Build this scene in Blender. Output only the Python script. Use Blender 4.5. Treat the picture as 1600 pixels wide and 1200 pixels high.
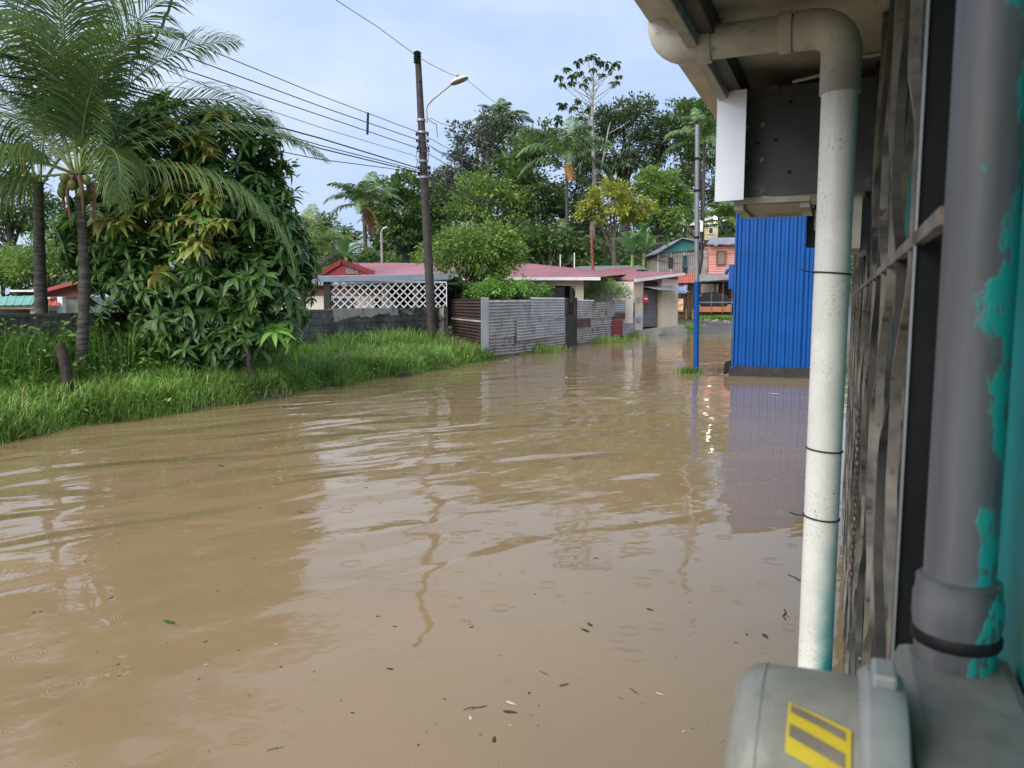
import bpy, bmesh, math, random
import numpy as np
from mathutils import Vector, Matrix

# ---------------------------------------------------------------- camera
SC = bpy.context.scene
for o in list(bpy.data.objects): bpy.data.objects.remove(o)
R = math.radians
HOR, FPX, CAMZ = 472.0, 1200.0, 2.0          # horizon row, focal length in photo pixels, eye height above the water
PITCH = math.atan((600-HOR)/FPX)
cam = bpy.data.cameras.new('camera'); camo = bpy.data.objects.new('camera', cam)
SC.collection.objects.link(camo); SC.camera = camo
cam.sensor_width = 36; cam.lens = 36*FPX/1600; cam.clip_start = .02; cam.clip_end = 3000
camo.location = (0, 0, CAMZ); camo.rotation_euler = (math.pi/2-PITCH, 0, 0)
cam.dof.use_dof = True; cam.dof.focus_distance = 16; cam.dof.aperture_fstop = 9
SC.render.resolution_x, SC.render.resolution_y = 1024, 768

# ---------------------------------------------------------------- sky, sun, exposure
SUN_EL, SUN_AZ = R(40), R(221)               # azimuth clockwise from +Y
W_ = bpy.data.worlds.new('World'); SC.world = W_; W_.use_nodes = True
nt = W_.node_tree; nt.nodes.clear()
def wn(t, **k):
    n = nt.nodes.new(t)
    for a, b in k.items(): setattr(n, a, b)
    return n
sky = wn('ShaderNodeTexSky', sky_type='NISHITA', sun_disc=False, sun_elevation=SUN_EL, sun_rotation=SUN_AZ, air_density=1.3, dust_density=2.0)
bg1 = wn('ShaderNodeBackground'); bg1.inputs[1].default_value = .05
nt.links.new(sky.outputs[0], bg1.inputs[0])
tc = wn('ShaderNodeTexCoord'); mp = wn('ShaderNodeMapping'); mp.inputs['Scale'].default_value = (1, 1, 2.2); mp.inputs['Location'].default_value = (.35, .1, .2)
nz = wn('ShaderNodeTexNoise'); nz.inputs['Scale'].default_value = 2.3; nz.inputs['Detail'].default_value = 6; nz.inputs['Roughness'].default_value = .55
cr = wn('ShaderNodeValToRGB'); cr.color_ramp.elements[0].position = .42; cr.color_ramp.elements[1].position = .72
cr.color_ramp.elements[0].color = (.50, .655, .965, 1); cr.color_ramp.elements[1].color = (.76, .86, .99, 1)
bg2 = wn('ShaderNodeBackground'); bg2.inputs[1].default_value = .575
mx = wn('ShaderNodeMixShader'); mx.inputs[0].default_value = .86
ow = wn('ShaderNodeOutputWorld')
nt.links.new(tc.outputs['Generated'], mp.inputs[0]); nt.links.new(mp.outputs[0], nz.inputs[0]); nt.links.new(nz.outputs[0], cr.inputs[0])
nt.links.new(cr.outputs[0], bg2.inputs[0]); nt.links.new(bg1.outputs[0], mx.inputs[1]); nt.links.new(bg2.outputs[0], mx.inputs[2]); nt.links.new(mx.outputs[0], ow.inputs[0])
sl = bpy.data.lights.new('sun', 'SUN'); sl.energy = 2.7; sl.angle = R(65); sl.color = (1, .93, .83)
so = bpy.data.objects.new('sun', sl); SC.collection.objects.link(so)
so.rotation_euler = (math.pi/2-SUN_EL, 0, -SUN_AZ+math.pi); so.location = (-10, -10, 30)
vs = SC.view_settings; vs.view_transform = 'Standard'; vs.look = 'None'; vs.exposure = 1.0; vs.gamma = 1; vs.use_curve_mapping = False

# ---------------------------------------------------------------- helpers
A_ = math.atan(515/FPX*math.cos(PITCH)); SA, CA = math.sin(A_), math.cos(A_)   # direction of the street and of the near wall
cp, sp_ = math.cos(PITCH), math.sin(PITCH)
def ray(px, py):
    x = (px-800)/FPX; y = (600-py)/FPX
    return Vector((x, cp+y*sp_, -sp_+y*cp))
CAMP = Vector((0, 0, CAMZ))
def G(px, py, z=0.): d = ray(px, py); return CAMP+d*((z-CAMZ)/d.z)
def D(px, py, Y): d = ray(px, py); return CAMP+d*(Y/d.y)
def Wl(s, n, z): return Vector((s*SA-n*CA, s*CA+n*SA, z))
def sn(p): return (p[0]*SA+p[1]*CA, -p[0]*CA+p[1]*SA)
def N(px, py, n): d = ray(px, py); return CAMP+d*(n/(-d.x*CA+d.y*SA))
MWALL = Matrix(((SA, -CA, 0, 0), (CA, SA, 0, 0), (0, 0, 1, 0), (0, 0, 0, 1)))
def sm(a, b, x): t = min(1., max(0., (x-a)/(b-a))); return t*t*(3-2*t)
def ground_z(X, Y):
    s, n = sn((X, Y))
    edge = (11.15+.2*math.sin(s*.9)+.16*math.sin(s*2.3+1)+.08*math.sin(s*5.1+2)) if s < 24.5 else 11.7
    zb = -.5+.75*sm(edge-.7, edge+.25, n)+.2*sm(edge, edge+2.5, n)
    zr = -.5+.9*sm(-3, -6, n)
    mult = .12+.88*sm(-32, -4, X)
    zf = -.5+.5*sm(43, 50, Y)+.09*min(16, max(0, Y-50))+mult*.2*min(60, max(0, Y-66))
    return max(zb, zr, zf, -.5+.9*sm(-35, -45, s))

WO = {}
def tag(o, label=None, cat=None, group=None, kind=None):
    if label: o['label'] = label
    if cat: o['category'] = cat
    if group: o['group'] = group
    if kind: o['kind'] = kind
    return o
def link(o, parent, origin):
    SC.collection.objects.link(o); WO[o.name] = Vector(origin)
    o.location = Vector(origin)
    if parent is not None: o.parent = parent; o.location = Vector(origin)-WO[parent.name]
    return o
def thing(name, loc, label, cat, group=None):
    o = bpy.data.objects.new(name, None); o.empty_display_size = .2
    link(o, None, loc); return tag(o, label, cat, group)
def np_mesh(name, V, F, mats, smooth=False):
    """V (n,3) array, F (m,k) array of one face size"""
    V = np.asarray(V, np.float32); F = np.asarray(F, np.int32); k = F.shape[1]
    me = bpy.data.meshes.new(name); me.vertices.add(len(V)); me.vertices.foreach_set('co', V.ravel())
    me.loops.add(F.size); me.loops.foreach_set('vertex_index', F.ravel())
    me.polygons.add(len(F)); me.polygons.foreach_set('loop_start', np.arange(0, F.size, k, dtype=np.int32))
    me.update(calc_edges=True)
    if smooth: me.polygons.foreach_set('use_smooth', np.ones(len(F), bool))
    for m in (mats if isinstance(mats, (list, tuple)) else [mats]): me.materials.append(m)
    return me
def np_obj(name, V, F, mat, parent=None, origin=None, smooth=False):
    V = np.asarray(V, np.float32)
    if origin is None: origin = Vector(((V[:, 0].min()+V[:, 0].max())/2, (V[:, 1].min()+V[:, 1].max())/2, V[:, 2].min()))
    o = bpy.data.objects.new(name, np_mesh(name, V-np.array(origin, np.float32), F, mat, smooth))
    return link(o, parent, origin)

class MB:
    def __init__(s, M=None): s.v = []; s.f = []; s.M = M
    def add(s, vs, fs):
        b = len(s.v)
        for p in vs: s.v.append(tuple(s.M @ Vector(p)) if s.M else tuple(p))
        s.f += [tuple(b+i for i in f) for f in fs]; return s
    def box(s, x0, x1, y0, y1, z0, z1):
        return s.add([(x0,y0,z0),(x1,y0,z0),(x1,y1,z0),(x0,y1,z0),(x0,y0,z1),(x1,y0,z1),(x1,y1,z1),(x0,y1,z1)],
                     [(3,2,1,0),(4,5,6,7),(0,1,5,4),(1,2,6,5),(2,3,7,6),(3,0,4,7)])
    def bar(s, a, b, w, h, up=(0,0,1)):
        a, b = Vector(a), Vector(b); d = (b-a).normalized(); u = Vector(up)
        x = d.cross(u)
        if x.length < 1e-4: x = d.cross(Vector((0,1,0)))
        x.normalize(); u = x.cross(d); x *= w/2; u *= h/2
        return s.add([a-x-u,a+x-u,a+x+u,a-x+u,b-x-u,b+x-u,b+x+u,b-x+u], [(0,1,2,3),(7,6,5,4),(0,4,5,1),(1,5,6,2),(2,6,7,3),(3,7,4,0)])
    def poly(s, pts): return s.add(pts, [tuple(range(len(pts)))])
    def slab(s, pts, off):
        """closed prism: polygon pts and the same polygon moved by off"""
        n = len(pts); off = Vector(off); q = [Vector(p) for p in pts]
        return s.add(q+[p+off for p in q], [tuple(range(n-1,-1,-1)), tuple(range(n, 2*n))]+[(i,(i+1)%n,n+(i+1)%n,n+i) for i in range(n)])
    def tube(s, pts, r, k=8, cap=True):
        pts = [Vector(p) for p in pts]; n = len(pts)
        rr = r if isinstance(r, (list, tuple)) else [r]*n
        vs = []; prev = None
        for i, p in enumerate(pts):
            d = (pts[min(i+1, n-1)]-pts[max(i-1, 0)]).normalized()
            if prev is None:
                x = d.cross(Vector((0,0,1)))
                if x.length < .05: x = d.cross(Vector((0,1,0)))
            else: x = prev-d*prev.dot(d)
            x.normalize(); prev = x; y = d.cross(x)
            for j in range(k):
                t = 2*math.pi*j/k; vs.append(p+(x*math.cos(t)+y*math.sin(t))*rr[i])
        fs = [(i*k+j, i*k+(j+1)%k, (i+1)*k+(j+1)%k, (i+1)*k+j) for i in range(n-1) for j in range(k)]
        if cap: fs += [tuple(range(k-1,-1,-1)), tuple(range((n-1)*k, n*k))]
        return s.add(vs, fs)
    def sheet(s, o, a, b, nrm, pitch=.076, amp=.009, seg=4, trap=False):
        """corrugated sheet: o corner, waves run along a, extruded along b; 1.5 mm thick"""
        o, a, b, nrm = Vector(o), Vector(a), Vector(b), Vector(nrm)
        k = max(2, int(a.length/pitch*seg)); vs = []
        for lay in (0, 1):
            for i in range(k+1):
                t = i/k; ph = t*a.length/pitch
                h = (max(-1, min(1, 2.2*math.sin(2*math.pi*ph))) if trap else math.sin(2*math.pi*ph))*amp
                p = o+a*t+nrm*(h-lay*.003); vs += [p, p+b]
        m = 2*(k+1)
        fs = [(2*i,2*i+2,2*i+3,2*i+1) for i in range(k)]+[(m+2*i+1,m+2*i+3,m+2*i+2,m+2*i) for i in range(k)]
        fs += [(2*i+1,2*i+3,m+2*i+3,m+2*i+1) for i in range(k)]+[(2*i,m+2*i,m+2*i+2,2*i+2) for i in range(k)]
        fs += [(0,1,m+1,m), (2*k,m+2*k,m+2*k+1,2*k+1)]
        return s.add(vs, fs)
    def lathe(s, prof, c, axis=(0,0,1), k=20):
        ax = Vector(axis).normalized(); x = ax.cross(Vector((0,0,1)))
        if x.length < .05: x = Vector((1,0,0))
        x.normalize(); y = ax.cross(x); c = Vector(c)
        vs = [c+ax*h+(x*math.cos(2*math.pi*j/k)+y*math.sin(2*math.pi*j/k))*r for r, h in prof for j in range(k)]
        n = len(prof)
        return s.add(vs, [(i*k+j,i*k+(j+1)%k,(i+1)*k+(j+1)%k,(i+1)*k+j) for i in range(n-1) for j in range(k)]+[tuple(range(k-1,-1,-1)), tuple(range((n-1)*k,n*k))])
    def pbox(s, x0, y0, x1, y1, Y, dep):
        """box whose front face is the pixel rectangle at distance Y, dep metres deep"""
        a = D(x0, y1, Y); b = D(x1, y0, Y); return s.box(a.x, b.x, Y, Y+dep, a.z, b.z)
    def build(s, name, mat, parent=None, origin=None, smooth=False, bevel=0):
        V = np.array(s.v, np.float32)
        if origin is None: origin = Vector(((V[:,0].min()+V[:,0].max())/2, (V[:,1].min()+V[:,1].max())/2, V[:,2].min()))
        o3 = np.array(origin, np.float32)
        me = bpy.data.meshes.new(name); me.from_pydata([tuple(p) for p in (V-o3)], [], s.f); me.update()
        me.materials.append(mat)
        if smooth:
            for p in me.polygons: p.use_smooth = True
            try: me.set_sharp_from_angle(angle=R(40))
            except Exception: pass
        o = bpy.data.objects.new(name, me)
        if bevel:
            m = o.modifiers.new('bevel', 'BEVEL'); m.width = bevel; m.segments = 2; m.limit_method = 'ANGLE'
        return link(o, parent, origin)
def copy_tree(o, parent=None, loc=None):
    c = o.copy(); SC.collection.objects.link(c); c.parent = parent
    if loc is not None: c.location = loc
    WO[c.name] = Vector(loc) if loc is not None else Vector(o.location)
    for ch in list(o.children): copy_tree(ch, c)
    return c

# ---------------------------------------------------------------- materials
class NT:
    def __init__(s, name):
        s.m = bpy.data.materials.new(name); s.m.use_nodes = True; s.t = s.m.node_tree; s.b = s.t.nodes['Principled BSDF']; s.out = s.t.nodes['Material Output']
    def n(s, t, ins=None, **k):
        x = s.t.nodes.new(t)
        for a, b in k.items(): setattr(x, a, b)
        for a, b in (ins or {}).items():
            if hasattr(b, 'is_output') or isinstance(b, bpy.types.NodeSocket): s.t.links.new(b, x.inputs[a])
            else: x.inputs[a].default_value = b
        return x
    def l(s, a, b): s.t.links.new(a, b)
    def math(s, op, a, b=0., c=0., clamp=False): return s.n('ShaderNodeMath', {0: a, 1: b, 2: c}, operation=op, use_clamp=clamp).outputs[0]
    def mix(s, f, a, b, blend='MIX'):
        x = s.n('ShaderNodeMix', data_type='RGBA', blend_type=blend)
        for i, v in ((0, f), (6, a), (7, b)):
            if isinstance(v, bpy.types.NodeSocket): s.l(v, x.inputs[i])
            else: x.inputs[i].default_value = (*v, 1) if isinstance(v, tuple) and len(v) == 3 else v
        return x.outputs[2]
    def coord(s, scale=(1,1,1), world=False):
        c = s.n('ShaderNodeNewGeometry').outputs['Position'] if world else s.n('ShaderNodeTexCoord').outputs['Object']; m = s.n('ShaderNodeMapping', {'Vector': c, 'Scale': scale}); return m.outputs[0]
    def noise(s, vec, scale, detail=4, rough=.55): return s.n('ShaderNodeTexNoise', {'Vector': vec, 'Scale': scale, 'Detail': detail, 'Roughness': rough}).outputs[0]
    def ramp(s, f, a, b): return s.n('ShaderNodeMapRange', {0: f, 1: a, 2: b, 3: 0., 4: 1.}, clamp=True).outputs[0]
MATS = {}
def pm(name, c1, c2=None, scale=3., rough=.6, metal=0., lo=.4, hi=.65, spots=None, spot_scale=25., spot_at=.62, streak=None, streak_at=.55, bump=.0, bscale=40., spec=.5, stretch=(1,1,1), world=False):
    """procedural paint / stone / metal: two tones by noise, optional specks and vertical run-off streaks"""
    if name in MATS: return MATS[name]
    t = NT(name); v = t.coord(stretch, world); col = None
    f = t.ramp(t.noise(v, scale, 6, .6), lo, hi)
    col = t.mix(f, c1, c2 or tuple(x*.75 for x in c1))
    if spots: col = t.mix(t.ramp(t.noise(v, spot_scale, 5, .7), spot_at, spot_at+.1), col, spots)
    if streak:
        v2 = t.coord((6, 6, .5), world); col = t.mix(t.ramp(t.noise(v2, 1.6, 5, .65), streak_at, streak_at+.16), col, streak)
    t.l(col, t.b.inputs['Base Color']); t.b.inputs['Roughness'].default_value = rough; t.b.inputs['Metallic'].default_value = metal
    t.b.inputs['Specular IOR Level'].default_value = spec
    if bump:
        bp = t.n('ShaderNodeBump', {'Height': t.noise(v, bscale, 5, .6), 'Strength': 1., 'Distance': bump}); t.l(bp.outputs[0], t.b.inputs['Normal'])
    MATS[name] = t.m; return t.m
def leafm(name, c1, c2, rough=.42, transl=.28, c3=None, p3=.9):
    if name in MATS: return MATS[name]
    t = NT(name); g = t.n('ShaderNodeNewGeometry'); rnd = g.outputs['Random Per Island']
    col = t.mix(rnd, c1, c2)
    if c3: col = t.mix(t.math('GREATER_THAN', rnd, p3), col, c3)
    nz_ = t.n('ShaderNodeTexNoise', {'Vector': g.outputs['Position'], 'Scale': .9, 'Detail': 3.}); col = t.mix(1., col, t.n('ShaderNodeMapRange', {0: nz_.outputs[0], 1: .3, 2: .7, 3: .62, 4: 1.4}).outputs[0], 'MULTIPLY')
    t.l(col, t.b.inputs['Base Color']); t.b.inputs['Roughness'].default_value = rough
    tr = t.n('ShaderNodeBsdfTranslucent'); t.l(t.mix(.4, col, (.22, .36, .05)), tr.inputs[0])
    ms = t.n('ShaderNodeMixShader', {0: transl}); t.l(t.b.outputs[0], ms.inputs[1]); t.l(tr.outputs[0], ms.inputs[2]); t.l(ms.outputs[0], t.out.inputs[0])
    MATS[name] = t.m; return t.m
M_bark = pm('bark', (.075,.062,.05), (.16,.14,.115), 9, .85, bump=.012, bscale=30, stretch=(1,1,3))
M_palebark = pm('pale bark', (.42,.40,.36), (.22,.2,.17), 2.5, .8, bump=.01)
M_palm = pm('palm bark', (.035,.031,.027), (.11,.10,.085), 8, .85, bump=.012, bscale=20, stretch=(.4,.4,3))
# ================================================================ GROUND, ROAD, WATER
def axis(pts):
    out = []
    for a, b, st in pts: out += list(np.arange(a, b, st))
    return np.array(out+[pts[-1][1]])
ax = axis([(-900,-100,100), (-100,-30,5), (-30,30,.5), (30,100,5), (100,900,100)])
ay = axis([(-300,-50,50), (-50,0,5), (0,70,.5), (70,130,3), (130,200,10), (200,2000,150)])
V = [(x, y, ground_z(x, y)) for y in ay for x in ax]; nx = len(ax)
F = [(j*nx+i, j*nx+i+1, (j+1)*nx+i+1, (j+1)*nx+i) for j in range(len(ay)-1) for i in range(nx-1)]
M_ground = pm('soil and turf', (.10,.085,.055), (.05,.085,.022), .8, .9, lo=.35, hi=.6, bump=.03, bscale=9)
tag(np_obj('ground', V, F, M_ground, origin=(0,0,0), smooth=True), kind='structure')
M_asph = pm('wet asphalt', (.12,.12,.118), (.075,.075,.075), .6, .42, spots=(.2,.19,.17), spot_scale=5, bump=.006, bscale=60)
V = []; F = []
for i, s in enumerate(np.arange(20, 92, .8)):
    for n in (10.2, 7, 4, 0, -2): p = Wl(s, n, 0); V.append((p.x, p.y, ground_z(p.x, p.y)+.02))
k = 5; F = [(i*k+j, (i+1)*k+j, (i+1)*k+j+1, i*k+j+1) for i in range(len(V)//k-1) for j in range(k-1)]
tag(np_obj('road', V, F, M_asph, origin=(0,0,0), smooth=True), kind='structure')

# muddy flood water: brown suspended silt under a wet reflecting surface; ripples, rain rings and a slow swell as relief
t = NT('muddy flood water'); c = t.n('ShaderNodeTexCoord').outputs['Object']
def mapped(scale, rot):                        # turn first, then stretch along the turned axes
    q = t.n('ShaderNodeMapping', {'Vector': c, 'Rotation': (0, 0, R(rot))}).outputs[0]; return t.n('ShaderNodeMapping', {'Vector': q, 'Scale': scale}).outputs[0]
area = t.ramp(t.noise(mapped((.16,.16,1), 0), 1.0, 2, .5), .40, .60)
area2 = t.ramp(t.noise(mapped((.35,.35,1), 20), 1.0, 2, .5), .45, .62)
dist = t.n('ShaderNodeTexNoise', {'Vector': mapped((.5,.5,1), 0), 'Scale': 1., 'Detail': 2.})
def swell(sc, rot, amp):
    return t.math('MULTIPLY', t.n('ShaderNodeTexNoise', {'Vector': mapped(sc, rot), 'Scale': 1., 'Detail': 1.5, 'Roughness': .4, 'Distortion': .6}).outputs[0], amp)
xyz = t.n('ShaderNodeSeparateXYZ', {0: c}); nn_ = t.math('ADD', t.math('MULTIPLY', xyz.outputs[0], -CA), t.math('MULTIPLY', xyz.outputs[1], SA))
wake = t.math('MULTIPLY', t.ramp(nn_, 1.2, 5.5), t.ramp(xyz.outputs[1], 24., 11.))      # a vehicle's wash still crosses the street
h = t.math('MULTIPLY', swell((.5,1.15,1), -36, .085), t.math('ADD', t.math('ADD', t.math('MULTIPLY', area, .38), t.math('MULTIPLY', wake, .95)), .06))
h = t.math('ADD', h, t.math('MULTIPLY', swell((1.5,3.2,1), -28, .010), t.math('ADD', t.math('MULTIPLY', area2, .9), .1)))
h = t.math('ADD', h, swell((5,8,1), -15, .0012))
h = t.math('ADD', h, t.math('MULTIPLY', swell((16,22,1), 0, .0005), area2))
for sc, off, keep, amp in ((2.6, 0, .70, .00055), (3.6, 31, .74, .0004), (1.5, 77, .72, .0005)):
    vo = t.n('ShaderNodeTexVoronoi', {'Vector': t.n('ShaderNodeMapping', {'Vector': c, 'Location': (off, off*.7, 0)}).outputs[0], 'Scale': sc}, voronoi_dimensions='2D')
    sp = t.n('ShaderNodeSeparateColor', {0: vo.outputs['Color']}); dm = t.math('DIVIDE', vo.outputs['Distance'], sc)
    rad = t.math('MULTIPLY_ADD', sp.outputs[1], .07, .008)
    e = t.math('DIVIDE', t.math('SUBTRACT', dm, rad), .022); env = t.math('EXPONENT', t.math('MULTIPLY', t.math('MULTIPLY', e, e), -1.))
    wv = t.math('SINE', t.math('MULTIPLY', dm, 300.))
    rg = t.math('MULTIPLY', t.math('MULTIPLY', wv, env), t.math('MULTIPLY', t.math('GREATER_THAN', sp.outputs[0], keep), amp))
    h = t.math('ADD', h, rg)
bp = t.n('ShaderNodeBump', {'Height': h, 'Strength': 1., 'Distance': 1.})
silt = t.mix(t.ramp(t.noise(mapped((.25,.25,1), 0), 1., 5, .6), .3, .7), (.258,.180,.096), (.212,.150,.082))
t.l(silt, t.b.inputs['Base Color']); t.b.inputs['Roughness'].default_value = .035; t.b.inputs['IOR'].default_value = 1.42
t.l(bp.outputs[0], t.b.inputs['Normal']); M_water = t.m
wx = [-70, 70]; wy = [-60, 56]
tag(np_obj('flood_water', [(-70,-60,0),(70,-60,0),(70,56,0),(-70,56,0)], [(0,1,2,3)], M_water, origin=(0,0,0)), kind='structure')

# ================================================================ VEGETATION TOOLS
def unit(a): return a/np.maximum(1e-6, np.linalg.norm(a, axis=1, keepdims=True))
def leaf_tris(C, Dr, L, wr, rng, fold=.22, droop=.15):
    n = len(C); up = np.tile([0,0,1.], (n,1))+rng.normal(0,.55,(n,3))
    side = unit(np.cross(Dr, up)); nm = np.cross(side, Dr); L = L[:,None]; w = L*wr/2
    b = C; r_ = C+Dr*L*.45+side*w+nm*w*fold; l_ = C+Dr*L*.45-side*w+nm*w*fold; tp = C+Dr*L-np.array([0,0,1.])*L*droop
    V = np.stack([b, r_, tp, l_], 1).reshape(-1,3); i = np.arange(n)*4
    return V, np.concatenate([np.stack([i,i+1,i+2],1), np.stack([i,i+2,i+3],1)])
def crown_pts(ells, nclump, rng, low=-.55):
    cs = []; vol = np.array([e[1]*e[2]*e[3] for e in ells])**.67; vol /= vol.sum()
    for e, f in zip(ells, vol):
        m = max(3, int(nclump*f)); d = unit(rng.normal(0,1,(m*2,3))); d = d[d[:,2] > low][:m]
        r = np.sqrt(rng.uniform(.25,1,(len(d),1)))*(1+rng.normal(0,.07,(len(d),1)))
        cs.append(np.array(e[0])+d*r*np.array(e[1:4]))
    return np.concatenate(cs)
def crown(ells, nclump, nleaf, L, rng, cr=.16, wr=.5, up=.15, out=.9, flat=.6):
    cs = crown_pts(ells, nclump, rng); ctr = np.mean([np.array(e[0]) for e in ells], axis=0); rad = np.mean([e[1] for e in ells])
    k = rng.integers(0, len(cs), nleaf); off = rng.normal(0,1,(nleaf,3))*np.array([1,1,flat])*rad*cr
    P = cs[k]+off; dr = unit(unit(off)*.8+unit(cs[k]-ctr)*out+rng.normal(0,.5,(nleaf,3))+np.array([0,0,up-.25]))
    return leaf_tris(P, dr, L*rng.uniform(.6,1.3,nleaf), wr, rng), cs
def PE(px, py, rx, ry, Y, ky=1.):
    p = D(px, py, Y); k = Y/FPX; return (tuple(p), rx*k, (rx+ry)*.5*k*ky, ry*k)
def tree(name, label, ells, mat, L, nleaf, nclump, seed, tpx=None, trunk_r=.25, bark=None, group=None, cat='tree', wr=.5, cr=.16, base=None, up=.15, flat=.6, limbs=9):
    rng = np.random.default_rng(seed); c0 = Vector(ells[0][0])
    if base is None:
        bx = c0.x if tpx is None else D(tpx, 400, c0.y).x; base = Vector((bx, c0.y+.3, ground_z(bx, c0.y+.3)-.1))
    th = thing(name, base, label, cat, group)
    (V, F), cs = crown(ells, nclump, nleaf, L, rng, cr, wr, up=up, flat=flat)
    np_obj('crown', V, F, mat, th)
    mb = MB(); top = c0+Vector((0,0,ells[0][3]*.35)); fork = base.lerp(c0, .62)
    mb.tube([base, base.lerp(fork,.5)+Vector((.12,0,0))*trunk_r*4, fork, top], [trunk_r*1.25, trunk_r, trunk_r*.75, trunk_r*.15], 8)
    for q in cs[rng.permutation(len(cs))[:limbs]]:
        st = base.lerp(fork, rng.uniform(.75,1)); q = Vector(q); mid = st.lerp(q,.5)+Vector((0,0,.1*(q-st).length))
        mb.tube([st, mid, q], [trunk_r*.4, trunk_r*.25, trunk_r*.06], 5)
    mb.build('trunk', bark or M_bark, th, smooth=True)
    return th
M_rach = pm('palm rachis', (.22,.26,.07), (.12,.18,.05), 5, .5)
M_rachdead = pm('dead palm rachis', (.2,.12,.06), (.1,.06,.035), 5, .8)
def frond_mesh(L, elev, bend, nl, ll, hang, rng, w=.035, twist=0.):
    """frond in local space: starts at 0, heads along +X; returns rachis points, leaflets V,F"""
    pts = [Vector((0,0,0))]; m = 22
    for i in range(m):
        e = R(elev-bend*((i+.5)/m)**1.5); pts.append(pts[-1]+Vector((math.cos(e),0,math.sin(e)))*(L/m))
    V = []; F = []
    for sd in (-1, 1):
        for j in range(nl):
            t_ = .13+.86*(j+rng.uniform(0,.6))/nl; x = t_*m; i = min(m-1, int(x)); p = pts[i].lerp(pts[i+1], x-i); d = (pts[i+1]-pts[i]).normalized()
            le = ll*(math.sin(math.pi*min(1,(t_*.93+.07))**.75)**.6)*rng.uniform(.85,1.12)+.05
            side = Vector((0,sd,0)); upv = side.cross(d)*sd*-1 if False else Vector((-d.z,0,d.x))
            d0 = (side*.8+d*(.45+.5*t_)+upv*(.30-.2*hang)+Vector((rng.normal(0,.06),rng.normal(0,.06),rng.normal(0,.06)))).normalized()
            d1 = (d0+Vector((0,0,-hang*1.1))).normalized(); d2 = (d1+Vector((0,0,-hang*1.5))).normalized()
            wv = d*w*.5; a = p; b = p+d0*le*.35; c_ = b+d1*le*.35; e_ = c_+d2*le*.3; n0 = len(V)
            V += [a-wv*.6, a+wv*.6, b-wv, b+wv, c_-wv*.8, c_+wv*.8, e_]
            F += [(n0,n0+1,n0+3),(n0,n0+3,n0+2),(n0+2,n0+3,n0+5),(n0+2,n0+5,n0+4),(n0+4,n0+5,n0+6)]
    return pts, [tuple(v) for v in V], F
def palm(name, label, base, crownp, fr, mat, seed, tr=.1, group=None, nl=60, ll=.8, w=.035, hang=.35, extra=None, bark=None, lean=.15):
    """fr: list of (azimuth, elevation, length, bend[, material, hang])"""
    rng = np.random.default_rng(seed); th = thing(name, base, label, 'palm tree', group)
    base = Vector(base); crownp = Vector(crownp); mb = MB(); m = 14; pts = []; rs = []
    for i in range(m*3+1):
        t_ = i/(m*3); p = base.lerp(crownp, t_)+Vector((math.sin(t_*math.pi)*lean,0,0)); pts.append(p); rs.append(tr*(1.25-.45*t_)*(1.06 if i % 3 == 0 else .97))
    mb.tube(pts, rs, 10); mb.build('trunk', bark or M_palm, th, smooth=True)
    for f in fr:
        az, el, L, bd = f[:4]; mt = f[4] if len(f) > 4 and f[4] else mat; hg = f[5] if len(f) > 5 else hang
        rp, V, F = frond_mesh(L, el, bd, nl, ll*min(1.1, L/3.6+.25), hg, rng, w)
        M4 = Matrix.Translation(crownp+Vector((math.cos(R(az)),math.sin(R(az)),0))*tr*.8) @ Matrix.Rotation(R(az), 4, 'Z') @ Matrix.Rotation(R(rng.normal(0,9)), 4, 'X')
        r0 = max(.012, tr*.28); k = len(rp); mb = MB(M4); mb.tube(rp, [r0*(1-.86*i/(k-1)) for i in range(k)], 5)
        fo = mb.build('frond', M_rachdead if mt.name.startswith('dead') else M_rach, th, origin=M4 @ Vector((0,0,0)))
        V = np.array(V) @ np.array(M4.to_3x3()).T+np.array(M4.translation); np_obj('leaflets', V, F, mt, fo)
    return th
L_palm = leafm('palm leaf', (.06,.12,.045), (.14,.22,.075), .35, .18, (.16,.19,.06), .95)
L_palmy = leafm('paler palm leaf', (.09,.16,.05), (.17,.24,.07), .38, .3, (.28,.24,.05), .9)  # paler, yellower leaf colour for some fronds and the yellowish palms
L_palmd = leafm('dead palm leaf', (.12,.055,.025), (.22,.13,.07), .8, .1)
L_mango = leafm('mango leaf', (.030,.092,.020), (.115,.225,.045), .34, .2)
L_young = leafm('young mango leaf', (.36,.46,.09), (.52,.58,.17), .42, .3, (.46,.32,.15), .88)
L_bright = leafm('bright mango leaf', (.12,.30,.05), (.25,.43,.09), .38, .3)
L_dark = leafm('dark leaf', (.03,.055,.03), (.085,.12,.05), .5, .2)
L_mid = leafm('mid green leaf', (.045,.10,.03), (.13,.21,.055), .45, .28)
L_light = leafm('light green leaf', (.09,.19,.035), (.24,.34,.075), .45, .32)
L_yel = leafm('yellow green leaf', (.20,.24,.03), (.42,.42,.07), .5, .3, (.42,.36,.04), .85)
L_grey = leafm('greyish leaf', (.05,.065,.05), (.12,.135,.10), .5, .18)
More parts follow.
